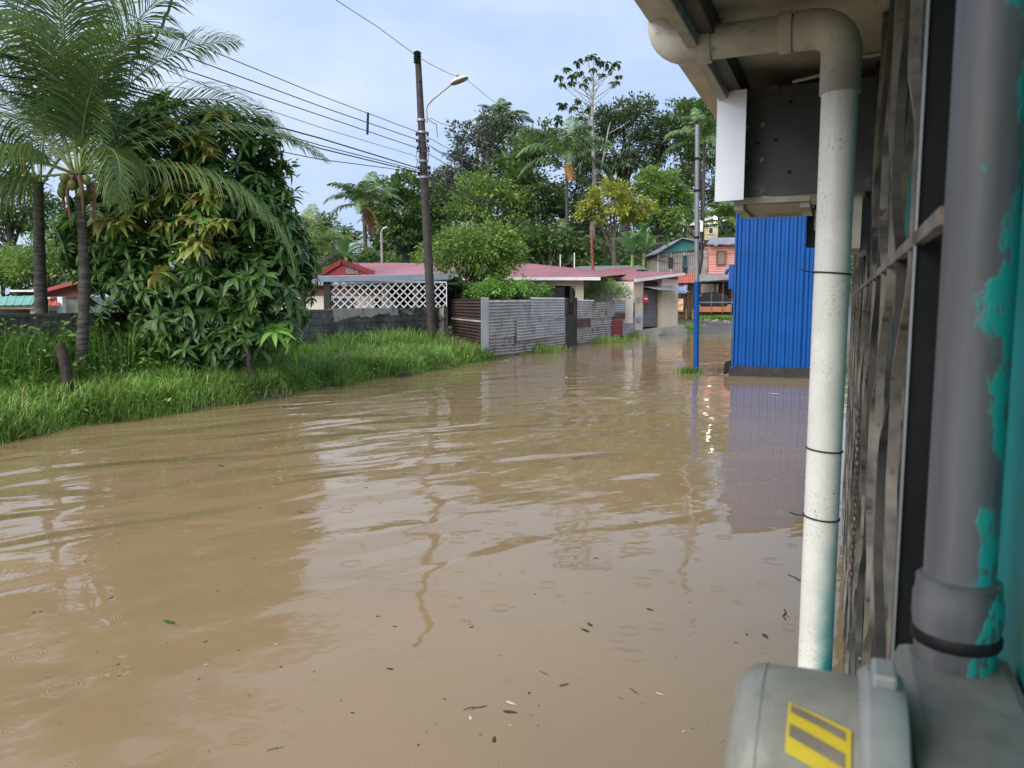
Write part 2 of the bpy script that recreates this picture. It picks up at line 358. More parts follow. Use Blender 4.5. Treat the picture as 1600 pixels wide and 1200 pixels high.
# ================================================================ NEAR BUILDING (right), wall frame: x along the wall, y out from it, z up
WN = -.165                                    # wall face
M_teal = pm('teal wall paint', (.012,.30,.30), (.010,.22,.23), 3, .5, streak=(.02,.13,.14), streak_at=.62, bump=.004, bscale=25)
M_soffit = pm('dirty cream board', (.50,.46,.40), (.30,.27,.23), 2.2, .8, spots=(.18,.15,.12), spot_scale=6, spot_at=.6)
M_fascia = pm('dirty fascia paint', (.46,.43,.38), (.27,.24,.2), 4, .7, streak=(.12,.1,.08), streak_at=.6)
M_pvc = pm('weathered white pvc', (.66,.66,.62), (.52,.52,.48), 3.5, .42, spots=(.16,.16,.14), spot_scale=85, spot_at=.63, streak=(.34,.33,.30), streak_at=.62)
M_pvcd = pm('dirty white pvc', (.54,.52,.47), (.36,.34,.30), 4, .5, spots=(.2,.18,.15), spot_scale=30, spot_at=.6)
M_black = pm('black painted steel', (.005,.0055,.0065), (.012,.012,.013), 8, .6, spec=.25, spots=(.035,.035,.035), spot_scale=40, spot_at=.66)
M_steel = pm('dusty grille steel', (.24,.21,.18), (.07,.063,.056), 7, .62, spots=(.05,.035,.03), spot_scale=22, spot_at=.58, bump=.001, bscale=80)
M_dsteel = pm('dark grille edge steel', (.03,.028,.027), (.075,.068,.06), 7, .6)
b = thing('teal_building', Wl(3, -.165, 0), 'teal painted building beside the camera with cream eave over the flooded street', 'building')
m = MB(MWALL); m.box(-1.5, 7.6, -.31, WN, -.6, 2.95); m.build('wall', M_teal, b)
m = MB(MWALL); m.box(-1.5, 7.6, -6, -5.85, -.6, 2.95); m.box(7.45, 7.6, -5.85, -.31, -.6, 2.95); m.box(-1.5, -1.35, -5.85, -.31, -.6, 2.95); m.build('wall', M_teal, b)
for i in range(6):                            # soffit boards, one after the other along the eave
    m = MB(MWALL); s0 = -1.5+i*1.32; m.box(s0+.006, s0+1.314, WN+.004, .43, 2.875+.004*(i % 2), 2.90); m.build('soffit_board', M_soffit, b)
m = MB(MWALL); m.box(6.43, 7.6, WN+.004, .43, 2.876, 2.9); m.build('soffit_board', M_soffit, b)
m = MB(MWALL); m.box(-1.5, 7.6, .4305, .465, 2.765, 2.93); m.build('fascia_board', M_fascia, b, bevel=.004)
m = MB(MWALL); m.box(-1.5, 7.6, .385, .4295, 2.80, 2.874); m.build('soffit_batten', M_dsteel, b)
M_zinc = pm('grey roofing zinc', (.36,.38,.41), (.26,.28,.31), 1.5, .42, .5, streak=(.22,.17,.14), streak_at=.66)
m = MB(MWALL); m.sheet((-1.6,-6.2,3.6), (9.4,0,0), (0,6.72,-.62), (0,0,1), .25, .018, 6, True); m.build('roof', M_zinc, b)
m = MB(MWALL); g0 = [(.47,2.86),(.47,3.0),(.475,3.0),(.475,2.868),(.575,2.868),(.575,3.0),(.583,3.0),(.583,2.86)]
m.slab([(-1.5,y,z) for y,z in g0], (9.2,0,0)); m.build('gutter', M_pvcd, b)
# downpipe
PS, PNn, PR = 2.49, .03, .05
def arc(c, a, b_, r, n=7): return [Vector(c)+(Vector(a)*math.cos(t)+Vector(b_)*math.sin(t))*r for t in [math.pi/2*i/n for i in range(n+1)]]
dp = thing('downpipe', Wl(PS, PNn, 0), 'white plastic rain downpipe with elbows in front of the barred wall', 'pipe')
zt = 2.79
m = MB(MWALL); m.tube([(PS,PNn,-.4),(PS,PNn,zt-.16)], PR, 28)
# teal overspray on the wall side of the lower pipe is paint, kept in the material by object position
tt = NT('white pvc with teal overspray'); v = tt.coord(); g = tt.n('ShaderNodeSeparateXYZ', {0: v})
basec = tt.mix(tt.ramp(tt.noise(v, 3.5, 6, .6), .4, .65), (.80,.80,.76), (.66,.66,.61))
basec = tt.mix(tt.math('MULTIPLY', tt.ramp(tt.noise(v, 120., 5, .75), .55, .66), tt.ramp(tt.noise(v, 6., 4, .6), .42, .6)), basec, (.22,.22,.19))
basec = tt.mix(tt.ramp(tt.noise(tt.coord((7,7,.6)), 1.6, 5, .6), .6, .8), basec, (.36,.35,.32))
low = tt.ramp(tt.math('ADD', g.outputs[2], tt.math('MULTIPLY', tt.noise(v, 9., 4), .5)), 1.58, 1.10)
sidef = tt.ramp(tt.math('ADD', tt.math('ADD', tt.math('MULTIPLY', g.outputs[0], CA), tt.math('MULTIPLY', g.outputs[1], -SA)), tt.math('MULTIPLY', tt.noise(v, 14., 5, .7), .05)), .015, .06)
basec = tt.mix(tt.math('MULTIPLY', low, sidef), basec, (.02,.34,.33))
tt.l(basec, tt.b.inputs['Base Color']); tt.b.inputs['Roughness'].default_value = .42
m.build('pipe', tt.m, dp, smooth=True, origin=Wl(PS, PNn, 0))
m = MB(MWALL); m.tube([(PS,PNn,zt-.19),(PS,PNn,zt-.09)]+arc((PS,PNn+.075,zt-.075),(0,-1,0),(0,0,1),.075)[1:]+[(PS,PNn+.13,zt)], PR+.006, 28); m.build('elbow', M_pvcd, dp, smooth=True)
m = MB(MWALL); m.tube([(PS,PNn+.12,zt),(PS,PNn+.43,zt)], PR, 28); m.build('cross_pipe', M_pvcd, dp, smooth=True)
m = MB(MWALL); m.tube([(PS,PNn+.40,zt),(PS,PNn+.44,zt)]+[p for p in arc((PS,PNn+.44,zt+.07),(0,0,-1),(0,1,0),.07)[1:]]+[(PS,PNn+.51,zt+.12)], PR+.006, 28); m.build('elbow', M_pvcd, dp, smooth=True)
m = MB(MWALL); m.tube([(PS,PNn+.51,zt+.07),(PS,PNn+.51,zt+.3)], PR+.001, 28); m.build('drop_pipe', M_pvcd, dp, smooth=True)
for nn in (PNn+.155, PNn+.385):
    m = MB(MWALL); m.tube([(PS,nn-.018,zt),(PS,nn+.018,zt)], PR+.009, 28); m.build('coupling', M_pvcd, dp, smooth=True)
M_wire = pm('black wire', (.012,.012,.012), (.02,.02,.02), 5, .6)
for z, tail in ((2.085, .035), (1.555, .0), (1.345, .04)):
    m = MB(MWALL); k = 24; m.tube([(PS+(PR+.002)*math.cos(2*math.pi*i/k), PNn+(PR+.002)*math.sin(2*math.pi*i/k), z+.004*math.sin(2*math.pi*i/k)) for i in range(k+1)], .0028, 6, False)
    if tail: m.tube([(PS-.02,PNn+PR,z+.003),(PS-.03,PNn+PR+tail*.6,z+.006),(PS-.03,PNn+PR+tail,z+.012)], .002, 5)
    m.build('tie_wire', M_wire, dp)

# window grille: zigzag flat bars meeting in pairs, black end plate, cross bar, chain
gr = thing('window_grille', Wl(1.1, -.12, .3), 'dusty steel security grille of zigzag flat bars with a black end plate', 'grille')
m = MB(MWALL); m.box(1.07, 1.085, WN+.003, -.078, .2, 3.0); m.build('end_plate', M_black, gr, bevel=.001)
m = MB(MWALL); m.box(1.064, 1.0695, -.081, -.078, .2, 3.0); m.build('plate_edge', M_zinc, gr)
gi = 0
def ribbon(path, n0, n1, th):
    """flat bar bent along a path of (s, z); wide from n0 to n1, th thick"""
    m = MB(MWALL); vs = []; k = len(path)
    for i, (s_, z_) in enumerate(path):
        a = path[max(0,i-1)]; b_ = path[min(k-1,i+1)]; t_ = Vector((b_[0]-a[0], b_[1]-a[1])).normalized(); nx_, nz_ = t_.y*th/2, -t_.x*th/2
        vs += [(s_-nx_,n0,z_-nz_),(s_+nx_,n0,z_+nz_),(s_+nx_,n1,z_+nz_),(s_-nx_,n1,z_-nz_)]
    return m.add(vs, [(4*i+j,4*i+(j+1)%4,4*i+4+(j+1)%4,4*i+4+j) for i in range(k-1) for j in range(4)])
for q in range(24):                            # bars bent out and in, each pair touching at the bends
    for side in (0, 1):
        s0 = 1.27+q*.26; amp = .11+.03*(q % 2); half = .34; z = .2; path = []; ph0 = .17*(q % 2)
        while z < 3.0:
            f = ((z+ph0)/half) % 2; w_ = sm(.5,1,f) if f < 1 else 1-sm(1.5,2,f); path.append((s0+amp*(2*w_-1)*(1 if side else -1), z)); z += .034 if q < 12 else .085
        nb = -.120+.024*side
        o = ribbon(path, nb, nb+.017, .007).build('bar', M_steel if (gi % 3) else M_dsteel, gr, smooth=True); gi += 1
m = MB(MWALL); m.bar((.80,-.084,2.078),(7.4,-.084,2.055), .012, .016); m.build('cross_bar', M_steel, gr)
for i in range(14):                            # upright frame bars behind the zigzags
    m = MB(MWALL); s0 = 1.4+i*.45; m.box(s0, s0+.008, -.14, -.128, .2, 2.95); m.build('upright', M_dsteel, gr)
M_rust = pm('rusty chain', (.05,.035,.028), (.12,.07,.05), 30, .8)
def chain(name, s0, n0, z0, nlink, label, sc=1.):
    th = thing(name, Wl(s0, n0, z0-nlink*.026*sc), label, 'chain'); 
    for i in range(nlink):
        m = MB(MWALL); k = 14; pl = []
        for j in range(k+1):
            a = 2*math.pi*j/k; u, w = .007*sc*math.cos(a), .018*sc*math.sin(a)
            pl.append((s0+(u if i % 2 else 0), n0+(0 if i % 2 else u), z0-i*.026*sc+w))
        m.tube(pl, .0028*sc, 6, False); m.build('chain_link', M_rust, th)
chain('chain', 1.2, -.098, 2.04, 5, 'short rusty chain hanging from the cross bar of the steel grille')
chain('chain', 2.42, -.06, 1.70, 26, 'long thin chain hanging beside the lower white downpipe', .8)

# grey conduit with flaking teal paint, its coupling and the electricity meter
t = NT('grey conduit with teal paint flakes'); v = t.coord((1,1,.55))
cc = t.mix(t.ramp(t.noise(t.coord((9,9,.5)), 2.2, 5, .6), .35, .7), (.13,.133,.148), (.042,.044,.05))
g_ = t.n('ShaderNodeSeparateXYZ', {0: t.coord()}); sd_ = t.math('ADD', t.math('MULTIPLY', g_.outputs[0], CA), t.math('MULTIPLY', g_.outputs[1], -SA))   # towards the painted wall
fl = t.math('MULTIPLY', t.ramp(t.math('MULTIPLY_ADD', sd_, 3.6, t.noise(v, 8., 7, .66)), .575, .61), t.math('SUBTRACT', 1., t.math('MULTIPLY', t.ramp(t.noise(v, 70., 3), .56, .62), .8)))
cc = t.mix(fl, cc, (.008,.29,.27)); t.l(cc, t.b.inputs['Base Color']); t.b.inputs['Roughness'].default_value = .5
t.l(t.n('ShaderNodeBump', {'Height': fl, 'Strength': .6, 'Distance': .001}).outputs[0], t.b.inputs['Normal']); M_cond = t.m
CS, CN, CR = .795, -.1105, .0295
cd = thing('conduit', Wl(CS, CN, 1.75), 'grey electrical conduit with flaking teal paint rising from the meter base', 'conduit')
m = MB(MWALL); m.tube([(CS,CN,1.735),(CS,CN,3.05)], CR, 32); m.build('tube', M_cond, cd, smooth=True, origin=Wl(CS, CN, 1.2))
m = MB(MWALL); m.lathe([(.033,1.655),(.035,1.69),(.0375,1.71),(.0375,1.728),(.0355,1.735),(.0355,1.745),(.031,1.748)], (CS,CN,0), k=36); m.build('coupling', M_cond, cd, smooth=True)
m = MB(MWALL); m.lathe([(.0365,1.686),(.038,1.689),(.038,1.695),(.0365,1.698)], (CS,CN,0), k=36); m.build('rubber_ring', M_black, cd, smooth=True)
M_mbase = pm('dull grey meter casting', (.20,.20,.19), (.13,.13,.125), 12, .5, bump=.0008, bscale=60)
M_ring = pm('pale grey meter ring', (.30,.31,.31), (.2,.21,.21), 14, .42)
t = NT('clouded meter cover'); v = t.coord(); cc = t.mix(t.ramp(t.noise(v, 14., 5), .35, .7), (.40,.40,.35), (.27,.27,.235))
t.l(cc, t.b.inputs['Base Color']); cc = t.mix(t.ramp(t.noise(t.coord((3,3,.8)), 9., 6, .7), .55, .75), cc, (.17,.165,.13)); cc = t.mix(t.ramp(t.noise(v, 160., 4, .7), .64, .7), cc, (.12,.11,.09)); t.l(cc, t.b.inputs['Base Color'])
t.b.inputs['Roughness'].default_value = .42; t.b.inputs['Transmission Weight'].default_value = .3; t.b.inputs['Coat Weight'].default_value = .12; M_cover = t.m
MS, MZ = .645, 1.598
mt = thing('electricity_meter', Wl(MS, -.1, MZ-.1), 'round grey electricity meter with clouded cover and yellow striped sticker', 'meter')
m = MB(MWALL); m.box(MS-.105, MS+.185, WN+.003, -.062, MZ-.2, MZ+.068); m.build('base_box', M_mbase, mt, bevel=.012)
ax3 = Vector((SA*0-CA, SA, 0))
def mlathe(prof, name, mat, k=64):
    m = MB(); m.lathe(prof, Wl(MS, 0, MZ), ax3, k); return m.build(name, mat, mt, smooth=True)
mlathe([(.088,-.061),(.102,-.058),(.107,-.05),(.107,-.032),(.101,-.026),(.097,-.0255)], 'clamp_ring', M_ring)
mlathe([(.0965,-.0255),(.0965,-.005),(.095,.025),(.0935,.052),(.088,.063),(.078,.069),(.02,.071)], 'cover', M_cover)
mlathe([(.0930,.0455),(.0946,.0458),(.0946,.0468),(.0930,.0471)], 'cover_seam', M_ring)
m = MB(MWALL); m.box(MS-.015, MS+.02, -.052, -.034, MZ+.104, MZ+.116); m.build('ring_clasp', M_ring, mt, bevel=.003)
# striped sticker curved over the cover
def decal(name, t0, t1, r, mat, parent, n0=.025, n1=-.020, skew=9):
    V = []; na = 8; nb = 5
    for i in range(na+1):
        for j in range(nb+1):
            y = n0+(n1-n0)*j/nb; a_ = R(t0+(t1-t0)*i/na-skew*j/nb); rr_ = r-.0015*max(0, y+.005)/.04; V.append(tuple(Wl(MS-math.cos(a_)*rr_, y, MZ+math.sin(a_)*rr_)))
    F = [(i*(nb+1)+j, i*(nb+1)+j+1, (i+1)*(nb+1)+j+1, (i+1)*(nb+1)+j) for i in range(na) for j in range(nb)]
    return np_obj(name, V, F, mat, parent, smooth=True)
M_yel = pm('yellow sticker', (.62,.48,.03), (.55,.42,.03), 20, .4); M_stripe = pm('grey sticker print', (.17,.15,.11), (.22,.19,.14), 30, .5)
sk = decal('sticker', 69, 45, .0985, M_yel, mt)
for t0, t1 in ((67.5,63.5),(58,52)): decal('stripe', t0, t1, .0993, M_stripe, sk, .023, -.016)
m = MB(MWALL); m.tube([(MS-.075,.0,MZ+.064),(MS-.094,-.02,MZ+.04),(MS-.112,-.05,MZ+.02)], .0014, 5); m.build('seal_wire', M_dsteel, mt)

# roller-shutter housing under the eave
rh = thing('shutter_housing', Wl(3.6, .1, 2.3), 'dark steel roller shutter housing with a white side cover under the eave', 'shutter box')
M_hous = pm('primed dark steel', (.04,.042,.045), (.065,.067,.07), 4, .6, spots=(.15,.155,.17), spot_scale=4.5, spot_at=.585)
M_white = pm('white sheet metal', (.66,.70,.76), (.58,.62,.68), 3, .45, spots=(.3,.3,.3), spot_scale=60, spot_at=.7)
HS = 3.12
m = MB(MWALL); m.box(HS, HS+.006, WN+.004, .375, 2.40, 2.80); m.build('end_plate', M_hous, rh)
m = MB(MWALL); m.box(HS+.007, HS+.6, .355, .374, 2.40, 2.80); m.box(HS+.007, HS+.6, WN+.005, .354, 2.78, 2.79); m.build('box_shell', M_hous, rh)
m = MB(MWALL); m.slab([(HS-.10,.352,2.380),(HS-.012,.466,2.388),(HS-.012,.466,2.797),(HS-.10,.352,2.778)], (.010,0.006,0)); m.build('side_cover', M_white, rh)
for (n_, z_) in ((.36,2.66),(.30,2.665),(.357,2.53),(.30,2.535)):
    m = MB(MWALL); m.tube([(HS-.001,n_,z_),(HS-.008,n_,z_)], .009, 10); m.build('bolt', M_steel, rh, smooth=True)
for (n_, z_, w) in ((.318,2.6,.016),(.253,2.606,.012),(.2,2.485,.012),(.205,2.74,.01)):
    m = MB(MWALL); m.box(HS-.0035, HS-.0005, n_-w/2, n_+w/2, z_-.006, z_+.006); m.build('slot_hole', M_black, rh)
m = MB(MWALL); m.tube([(HS-.001,.07,2.63),(HS-.004,.07,2.63)], .03, 20); m.build('knockout_disc', M_hous, rh, smooth=True)
m = MB(MWALL); m.bar((HS-.012,.25,2.79),(HS-.012,.36,2.775), .012, .03); m.build('bracket', M_hous, rh)
# slotted vent under it and the timber bits beside
for i in range(5):
    m = MB(MWALL); s0 = HS+.06+i*.05; m.bar((s0,.16,2.372),(s0,.36,2.372), .028, .004, (.5,0,1)); m.build('louvre', M_soffit, rh)
m = MB(MWALL); m.box(HS+.02,HS+.32,.365,.40,2.355,2.385); m.box(HS+.02,HS+.32,.125,.16,2.355,2.385); m.box(HS+.005,HS+.0195,.125,.40,2.376,2.399); m.box(HS+.3205,HS+.345,.125,.40,2.355,2.385); m.build('vent_frame', M_soffit, rh)
m = MB(MWALL); m.box(HS+.35,HS+.6,.105,.12,2.372,2.40); m.build('beam', M_dsteel, rh)
m = MB(MWALL); m.box(HS+.25,HS+.6,-.02,.0985,2.385,2.40); m.build('ceiling_panel', M_soffit, rh)
m = MB(MWALL); m.box(HS+.25,HS+.27,-.012,.115,2.29,2.371); m.build('end_panel', M_soffit, rh)
m = MB(MWALL); m.box(HS+.05,HS+.5,-.055,-.022,2.20,2.41); m.build('guide_board', M_fascia, rh)
m = MB(MWALL); m.box(HS+.2,HS+.7,-.1,-.06,2.2,2.40); m.build('guide_board', M_zinc, rh)
m = MB(MWALL); m.tube([(HS-.02,-.1,2.87),(HS-.02,.02,2.865),(HS-.02,.06,2.85),(HS-.02,.1,2.82),(HS-.02,.2,2.806)], .006, 6); m.build('cable', M_pvcd, rh, smooth=True)

# ================================================================ BLUE SHEET-METAL HUT
M_blue = pm('blue painted sheet', (.0012,.064,.265), (.0012,.050,.205), 1.2, .42, spec=.22, streak=(.003,.033,.16), streak_at=.6, spots=(.05,.14,.42), spot_scale=35, spot_at=.7)
M_plinth = pm('damp dark concrete', (.010,.010,.010), (.025,.024,.023), 4, .7, spots=(.03,.06,.15), spot_scale=5, spot_at=.62, bump=.01)
pa = G(1146, 587); pb = Vector((pa.x+CA*3.2, pa.y-SA*3.2, 0)); hx = Vector((CA, -SA, 0)); hy = Vector((SA, CA, 0))
MH = Matrix(((CA, SA, 0, pa.x), (-SA, CA, 0, pa.y), (0, 0, 1, 0), (0, 0, 0, 1)))
hut = thing('blue_hut', (pa.x, pa.y, 0), 'blue ribbed sheet-metal hut on a dark plinth standing in the flood', 'hut')
m = MB(MH); m.slab([(-.12,-.05,-.5),(2.72,-.05,-.5),(2.72,.35,-.5),(-.05,.35,-.5)], (0,0,.77)); m.build('plinth', M_plinth, hut)
m = MB(MH); m.slab([(-.02,0,.1),(-.02,-.03,.1),(-.26,-.06,.02),(-.26,-.03,.02)], (.03,0,.35)); m.build('flashing', M_black, hut)
for i in range(3):
    x0 = .0+i*1.0; x1 = x0+1.0
    m = MB(MH); zt_ = 4.55
    if i < 1: m.sheet((x0,0-.006*(i%2),.26), (1.0,0,0), (0,0,zt_-.26), (0,-1,0), .2, .022, 10, True)
    elif i == 1:
        m.sheet((x0,-.006,.26), (.72,0,0), (0,0,zt_-.26), (0,-1,0), .2, .022, 10, True); m.sheet((x0+.724,-.006,.26), (.28,0,0), (0,0,3.14), (0,-1,0), .2, .022, 10, True)
    else: m.sheet((x0,0,.26), (.7,0,0), (0,0,3.14), (0,-1,0), .2, .022, 10, True)
    m.build('wall_sheet', M_blue, hut)
for z in (.5, 1.6, 2.7, 3.3):                  # rows of roofing screws
    m = MB(MH)
    for i in range(13): m.lathe([(.004,0),(.011,.001),(.011,.006),(.004,.008)], (.05+.2*i,-.029,z), (0,-1,0), 6)
    o = m.build('screw_row', M_blue, hut); o['kind'] = 'stuff'
m = MB(MH); m.sheet((-.02,.02,.26), (0,2.4,0), (0,0,4.29), (-1,0,0), .2, .02, 8, True); m.build('side_wall', M_blue, hut)
m = MB(MH); m.bar((-.035,-.03,.2),(-.035,-.03,4.56), .05, .05); m.build('corner_trim', M_blue, hut)
m = MB(MH); m.box(.05,2.7,1.2,1.3,.27,4.55); m.build('interior_shade_sheet', M_black, hut)  # black sheet stands in for the shade inside the hut
m = MB(MH); m.box(-.1,2.8,-.2,2.6,4.58,4.66); m.build('roof', M_zinc, hut)
m = MB(MH); m.box(-.20,-.065,-.06,.22,2.35,3.0); m.build('switch_box', M_blue, hut, bevel=.01)
m = MB(MH); m.tube([(-.1,.08,2.9),(-.25,.08,2.86),(-.3,.08,2.75)], .05, 8); m.build('cable_elbow', M_blue, hut, smooth=True)
m = MB(MH); m.tube([(1.95,-.0,3.41),(1.95,0,3.58)], .008, 6); m.build('anchor_rod', M_zinc, hut)

# ================================================================ BLOCK WALL, LEFT
NWALL = 14.35
M_block = pm('mould-blackened block', (.05,.046,.042), (.17,.155,.135), .9, .9, lo=.40, hi=.66, spots=(.28,.26,.22), spot_scale=3.2, spot_at=.60, streak=(.028,.026,.024), streak_at=.54, bump=.008, bscale=30, world=True)
M_mort = pm('blackened mortar', (.03,.029,.027), (.07,.066,.06), 3, .95)
M_cap = pm('flaking cream render', (.40,.36,.29), (.05,.048,.045), 1.7, .85, lo=.47, hi=.6, spots=(.04,.038,.035), spot_scale=8, spot_at=.58, bump=.006)
bw = thing('block_wall', Wl(14, NWALL, .2), 'long low concrete block wall blackened by mould behind the grass bank', 'wall')
M2 = MWALL
S0, S1, ZT = 3.0, 26.4, 1.73
m = MB(M2); m.box(S0, S1, NWALL+.02, NWALL+.14, -.1, ZT-.02); m.build('mortar_core', M_mort, bw)
blkme = None; rngb = random.Random(4); rest = MB(M2); nblk = 0
for r_ in range(7):
    z0 = ZT-.205*(r_+1); s = S0+(.2 if r_ % 2 else 0)
    while s < S1-.41:
        vis = (s > 16.9) or (8.6 < s < 12.6)
        y0 = NWALL+rngb.uniform(-.006,.006); 
        if vis and nblk < 298:
            if blkme is None:
                q = MB(M2); q.box(0,.385,0,.16,0,.19); o = q.build('block', M_block, bw, origin=(0,0,0)); blkme = o.data
                o.location = Wl(s, y0, z0)-WO[bw.name]
            else:
                o = bpy.data.objects.new('block', blkme); link(o, bw, Wl(s, y0, z0))
            nblk += 1
        else: rest.box(s, s+.385, y0, y0+.16, z0, z0+.19)
        s += .4
o = rest.build('block_course', M_block, bw); o['kind'] = 'stuff'
rs = random.Random(9); pts = [(19.6,ZT+.07),(26.4,ZT+.07)]; zz = []
s = 26.4
while s > 19.6: zz.append((s, ZT-.10-rs.random()*.16-(.12 if s < 20.6 else 0))); s -= .25
m = MB(M2); m.slab([(p[0], NWALL-.016, p[1]) for p in pts+zz], (0,.2,0)); m.build('render_patch', M_cap, bw)
m = MB(M2); m.box(S0, 19.58, NWALL-.02, NWALL+.18, ZT-.015, ZT+.05); m.build('coping', M_block, bw)
m = MB(M2); m.box(26.41,26.75,NWALL-.2,NWALL+.2,-.1,ZT+.1); m.build('end_pillar', M_cap, bw)

# ================================================================ CORRUGATED FENCE
def cmat(name, a, b_, rust, at=.6, st=.62): return pm(name, a, b_, 1.3, .55, .08, spots=rust, spot_scale=3.1, world=True, spot_at=at, streak=tuple(x*.8 for x in rust), streak_at=st)
C_grey = cmat('galvanised sheet', (.50,.48,.46), (.36,.35,.33), (.17,.09,.06), .57, .6)
C_blue = cmat('bluish galvanised sheet', (.42,.42,.43), (.52,.52,.51), (.18,.1,.07), .62, .62)
C_rusty = cmat('rusting sheet', (.40,.37,.33), (.45,.43,.39), (.20,.085,.055), .51, .53)
C_brown = cmat('dark brown rusted sheet', (.045,.025,.022), (.075,.04,.033), (.03,.018,.016), .55)
C_red = pm('faded red sheet', (.34,.045,.05), (.26,.05,.05), 2, .55, streak=(.2,.06,.05))
C_redb = cmat('red brown sheet', (.13,.045,.04), (.19,.09,.075), (.08,.035,.03), .55)
NF = 11.3
def fsheet(parent, x0, x1, yt0, yt1, yb0, yb1, mat, lift=0., tilt=0.):
    """sheet on the fence line with horizontal corrugations, corners given as photo pixels on that plane"""
    a = N(x0, yb0, NF-lift); b_ = N(x1, yb1, NF-lift); c_ = N(x0, yt0, NF-lift); d_ = N(x1, yt1, NF-lift)
    h = ((c_-a).length+(d_-b_).length)/2
    m = MB(); m.sheet(a, Vector((0,0,1))*h, b_-a, Vector((CA,-SA,0)), .115, .03, 6); return m.build('sheet', mat, parent)
f1 = thing('corrugated_fence', N(820, 545, NF), 'grey patched corrugated sheet fence between the brown panels and the dark gate', 'fence')
fsheet(f1, 764, 831, 470.5, 466, 530, 522, C_grey, .01); fsheet(f1, 829, 882, 466, 463.5, 500, 497, C_blue, .035)
fsheet(f1, 764, 809, 527, 522, 556, 552, C_rusty, 0); fsheet(f1, 807, 864, 499, 493.5, 533, 526, C_grey, .06); fsheet(f1, 806, 883, 528, 520, 552, 541, C_rusty, .02)
fsheet(f1, 861, 883, 497, 494, 527, 524, C_blue, .0); fsheet(f1, 826, 866, 494, 490, 506, 503, C_grey, .0)
m = MB(); a = N(752, 559, NF-.08); b_ = N(764, 557, NF-.08); m.sheet(a, b_-a, (0,0,2.05), (CA,-SA,0), .11, .014, 6, True); m.build('edge_sheet', C_blue, f1)
for px in (766, 808, 862, 881):
    m = MB(); p = N(px, 545, NF+.06); m.bar(Vector((p.x,p.y,-.3)), Vector((p.x,p.y,1.95)), .07, .07); m.build('post', M_bark, f1)
gt = thing('yard_gate', N(891, 540, NF), 'narrow dark iron gate with bars on top between grey corrugated sheets', 'gate')
a = N(884.5, 540, NF); b_ = N(899.5, 538, NF); M_gate = pm('dark rusted gate', (.018,.017,.016), (.04,.034,.03), 3, .7, spots=(.12,.09,.07), spot_scale=3, spot_at=.63)
a.z = b_.z = -.05; m = MB(); m.slab([a, b_, b_+Vector((0,0,1.45)), a+Vector((0,0,1.45))], Vector((-CA,SA,0))*.03); m.build('panel', M_gate, gt)
for i in range(6):
    p = a.lerp(b_, .08+i*.168); m = MB(); m.bar(p+Vector((0,0,1.45)), p+Vector((0,0,2.2)), .03, .03); m.build('bar', M_gate, gt)
for q in (a, b_):
    m = MB(); m.bar(q+Vector((0,0,-.3)), q+Vector((0,0,2.25)), .1, .1); m.build('gate_post', M_gate, gt)
m = MB(); m.bar(a+Vector((0,0,2.2)), b_+Vector((0,0,2.2)), .05, .05); m.build('top_rail', M_gate, gt)
f2 = thing('corrugated_fence', N(945, 530, NF), 'patchwork corrugated fence with a bright red sheet next to the shutter shop', 'fence')
fsheet(f2, 900.5, 928, 468, 468.5, 498, 497, C_grey, .03); fsheet(f2, 927, 960, 470.5, 471.5, 499, 494, C_rusty, .06); fsheet(f2, 959, 990, 469, 468, 487, 486, C_blue, .03)
fsheet(f2, 958, 990, 489, 488, 499, 497, C_redb, .05); fsheet(f2, 901, 923, 497.5, 497, 513, 511, C_redb, .02); fsheet(f2, 901, 958, 511, 505, 537, 530, C_rusty, .0)
fsheet(f2, 922, 958, 496, 495, 512, 509, C_grey, .0); fsheet(f2, 972, 991, 496, 495, 525.5, 522, C_grey, .0); fsheet(f2, 956.5, 973, 500.5, 499, 526, 524, C_red, .05)
for px in (901, 958, 990):
    m = MB(); p = N(px, 530, NF+.06); m.bar(Vector((p.x,p.y,-.3)), Vector((p.x,p.y,1.95)), .08, .08); m.build('post', M_bark, f2)
f3 = thing('side_fence', Wl(25.6, 12.8, 0), 'dark brown corrugated side panels with a pale strip joining the block wall', 'fence')
c0 = N(752, 556, NF-.02); c0.z = .05; c1 = D(706, 470, 31.0); c1.z = .05; dv = c1-c0; nn = Vector((dv.y,-dv.x,0)).normalized()*-1
if nn.y > 0: nn = -nn
for z0, z1 in ((.1,1.26),(1.33,2.06)):
    m = MB(); m.sheet(c0+Vector((0,0,z0)), (0,0,z1-z0), dv, nn, .115, .026, 6); m.build('sheet', C_brown, f3)
m = MB(); m.bar(c0+Vector((0,0,1.295))+nn*.02, c1+Vector((0,0,1.295))+nn*.02, .02, .06); m.build('strip', C_grey, f3)
for q in (c0.lerp(c1,.03), c1):
    m = MB(); m.bar(q-nn*.07+Vector((0,0,-.3)), q-nn*.07+Vector((0,0,2.05)), .08, .08); m.build('post', M_bark, f3)
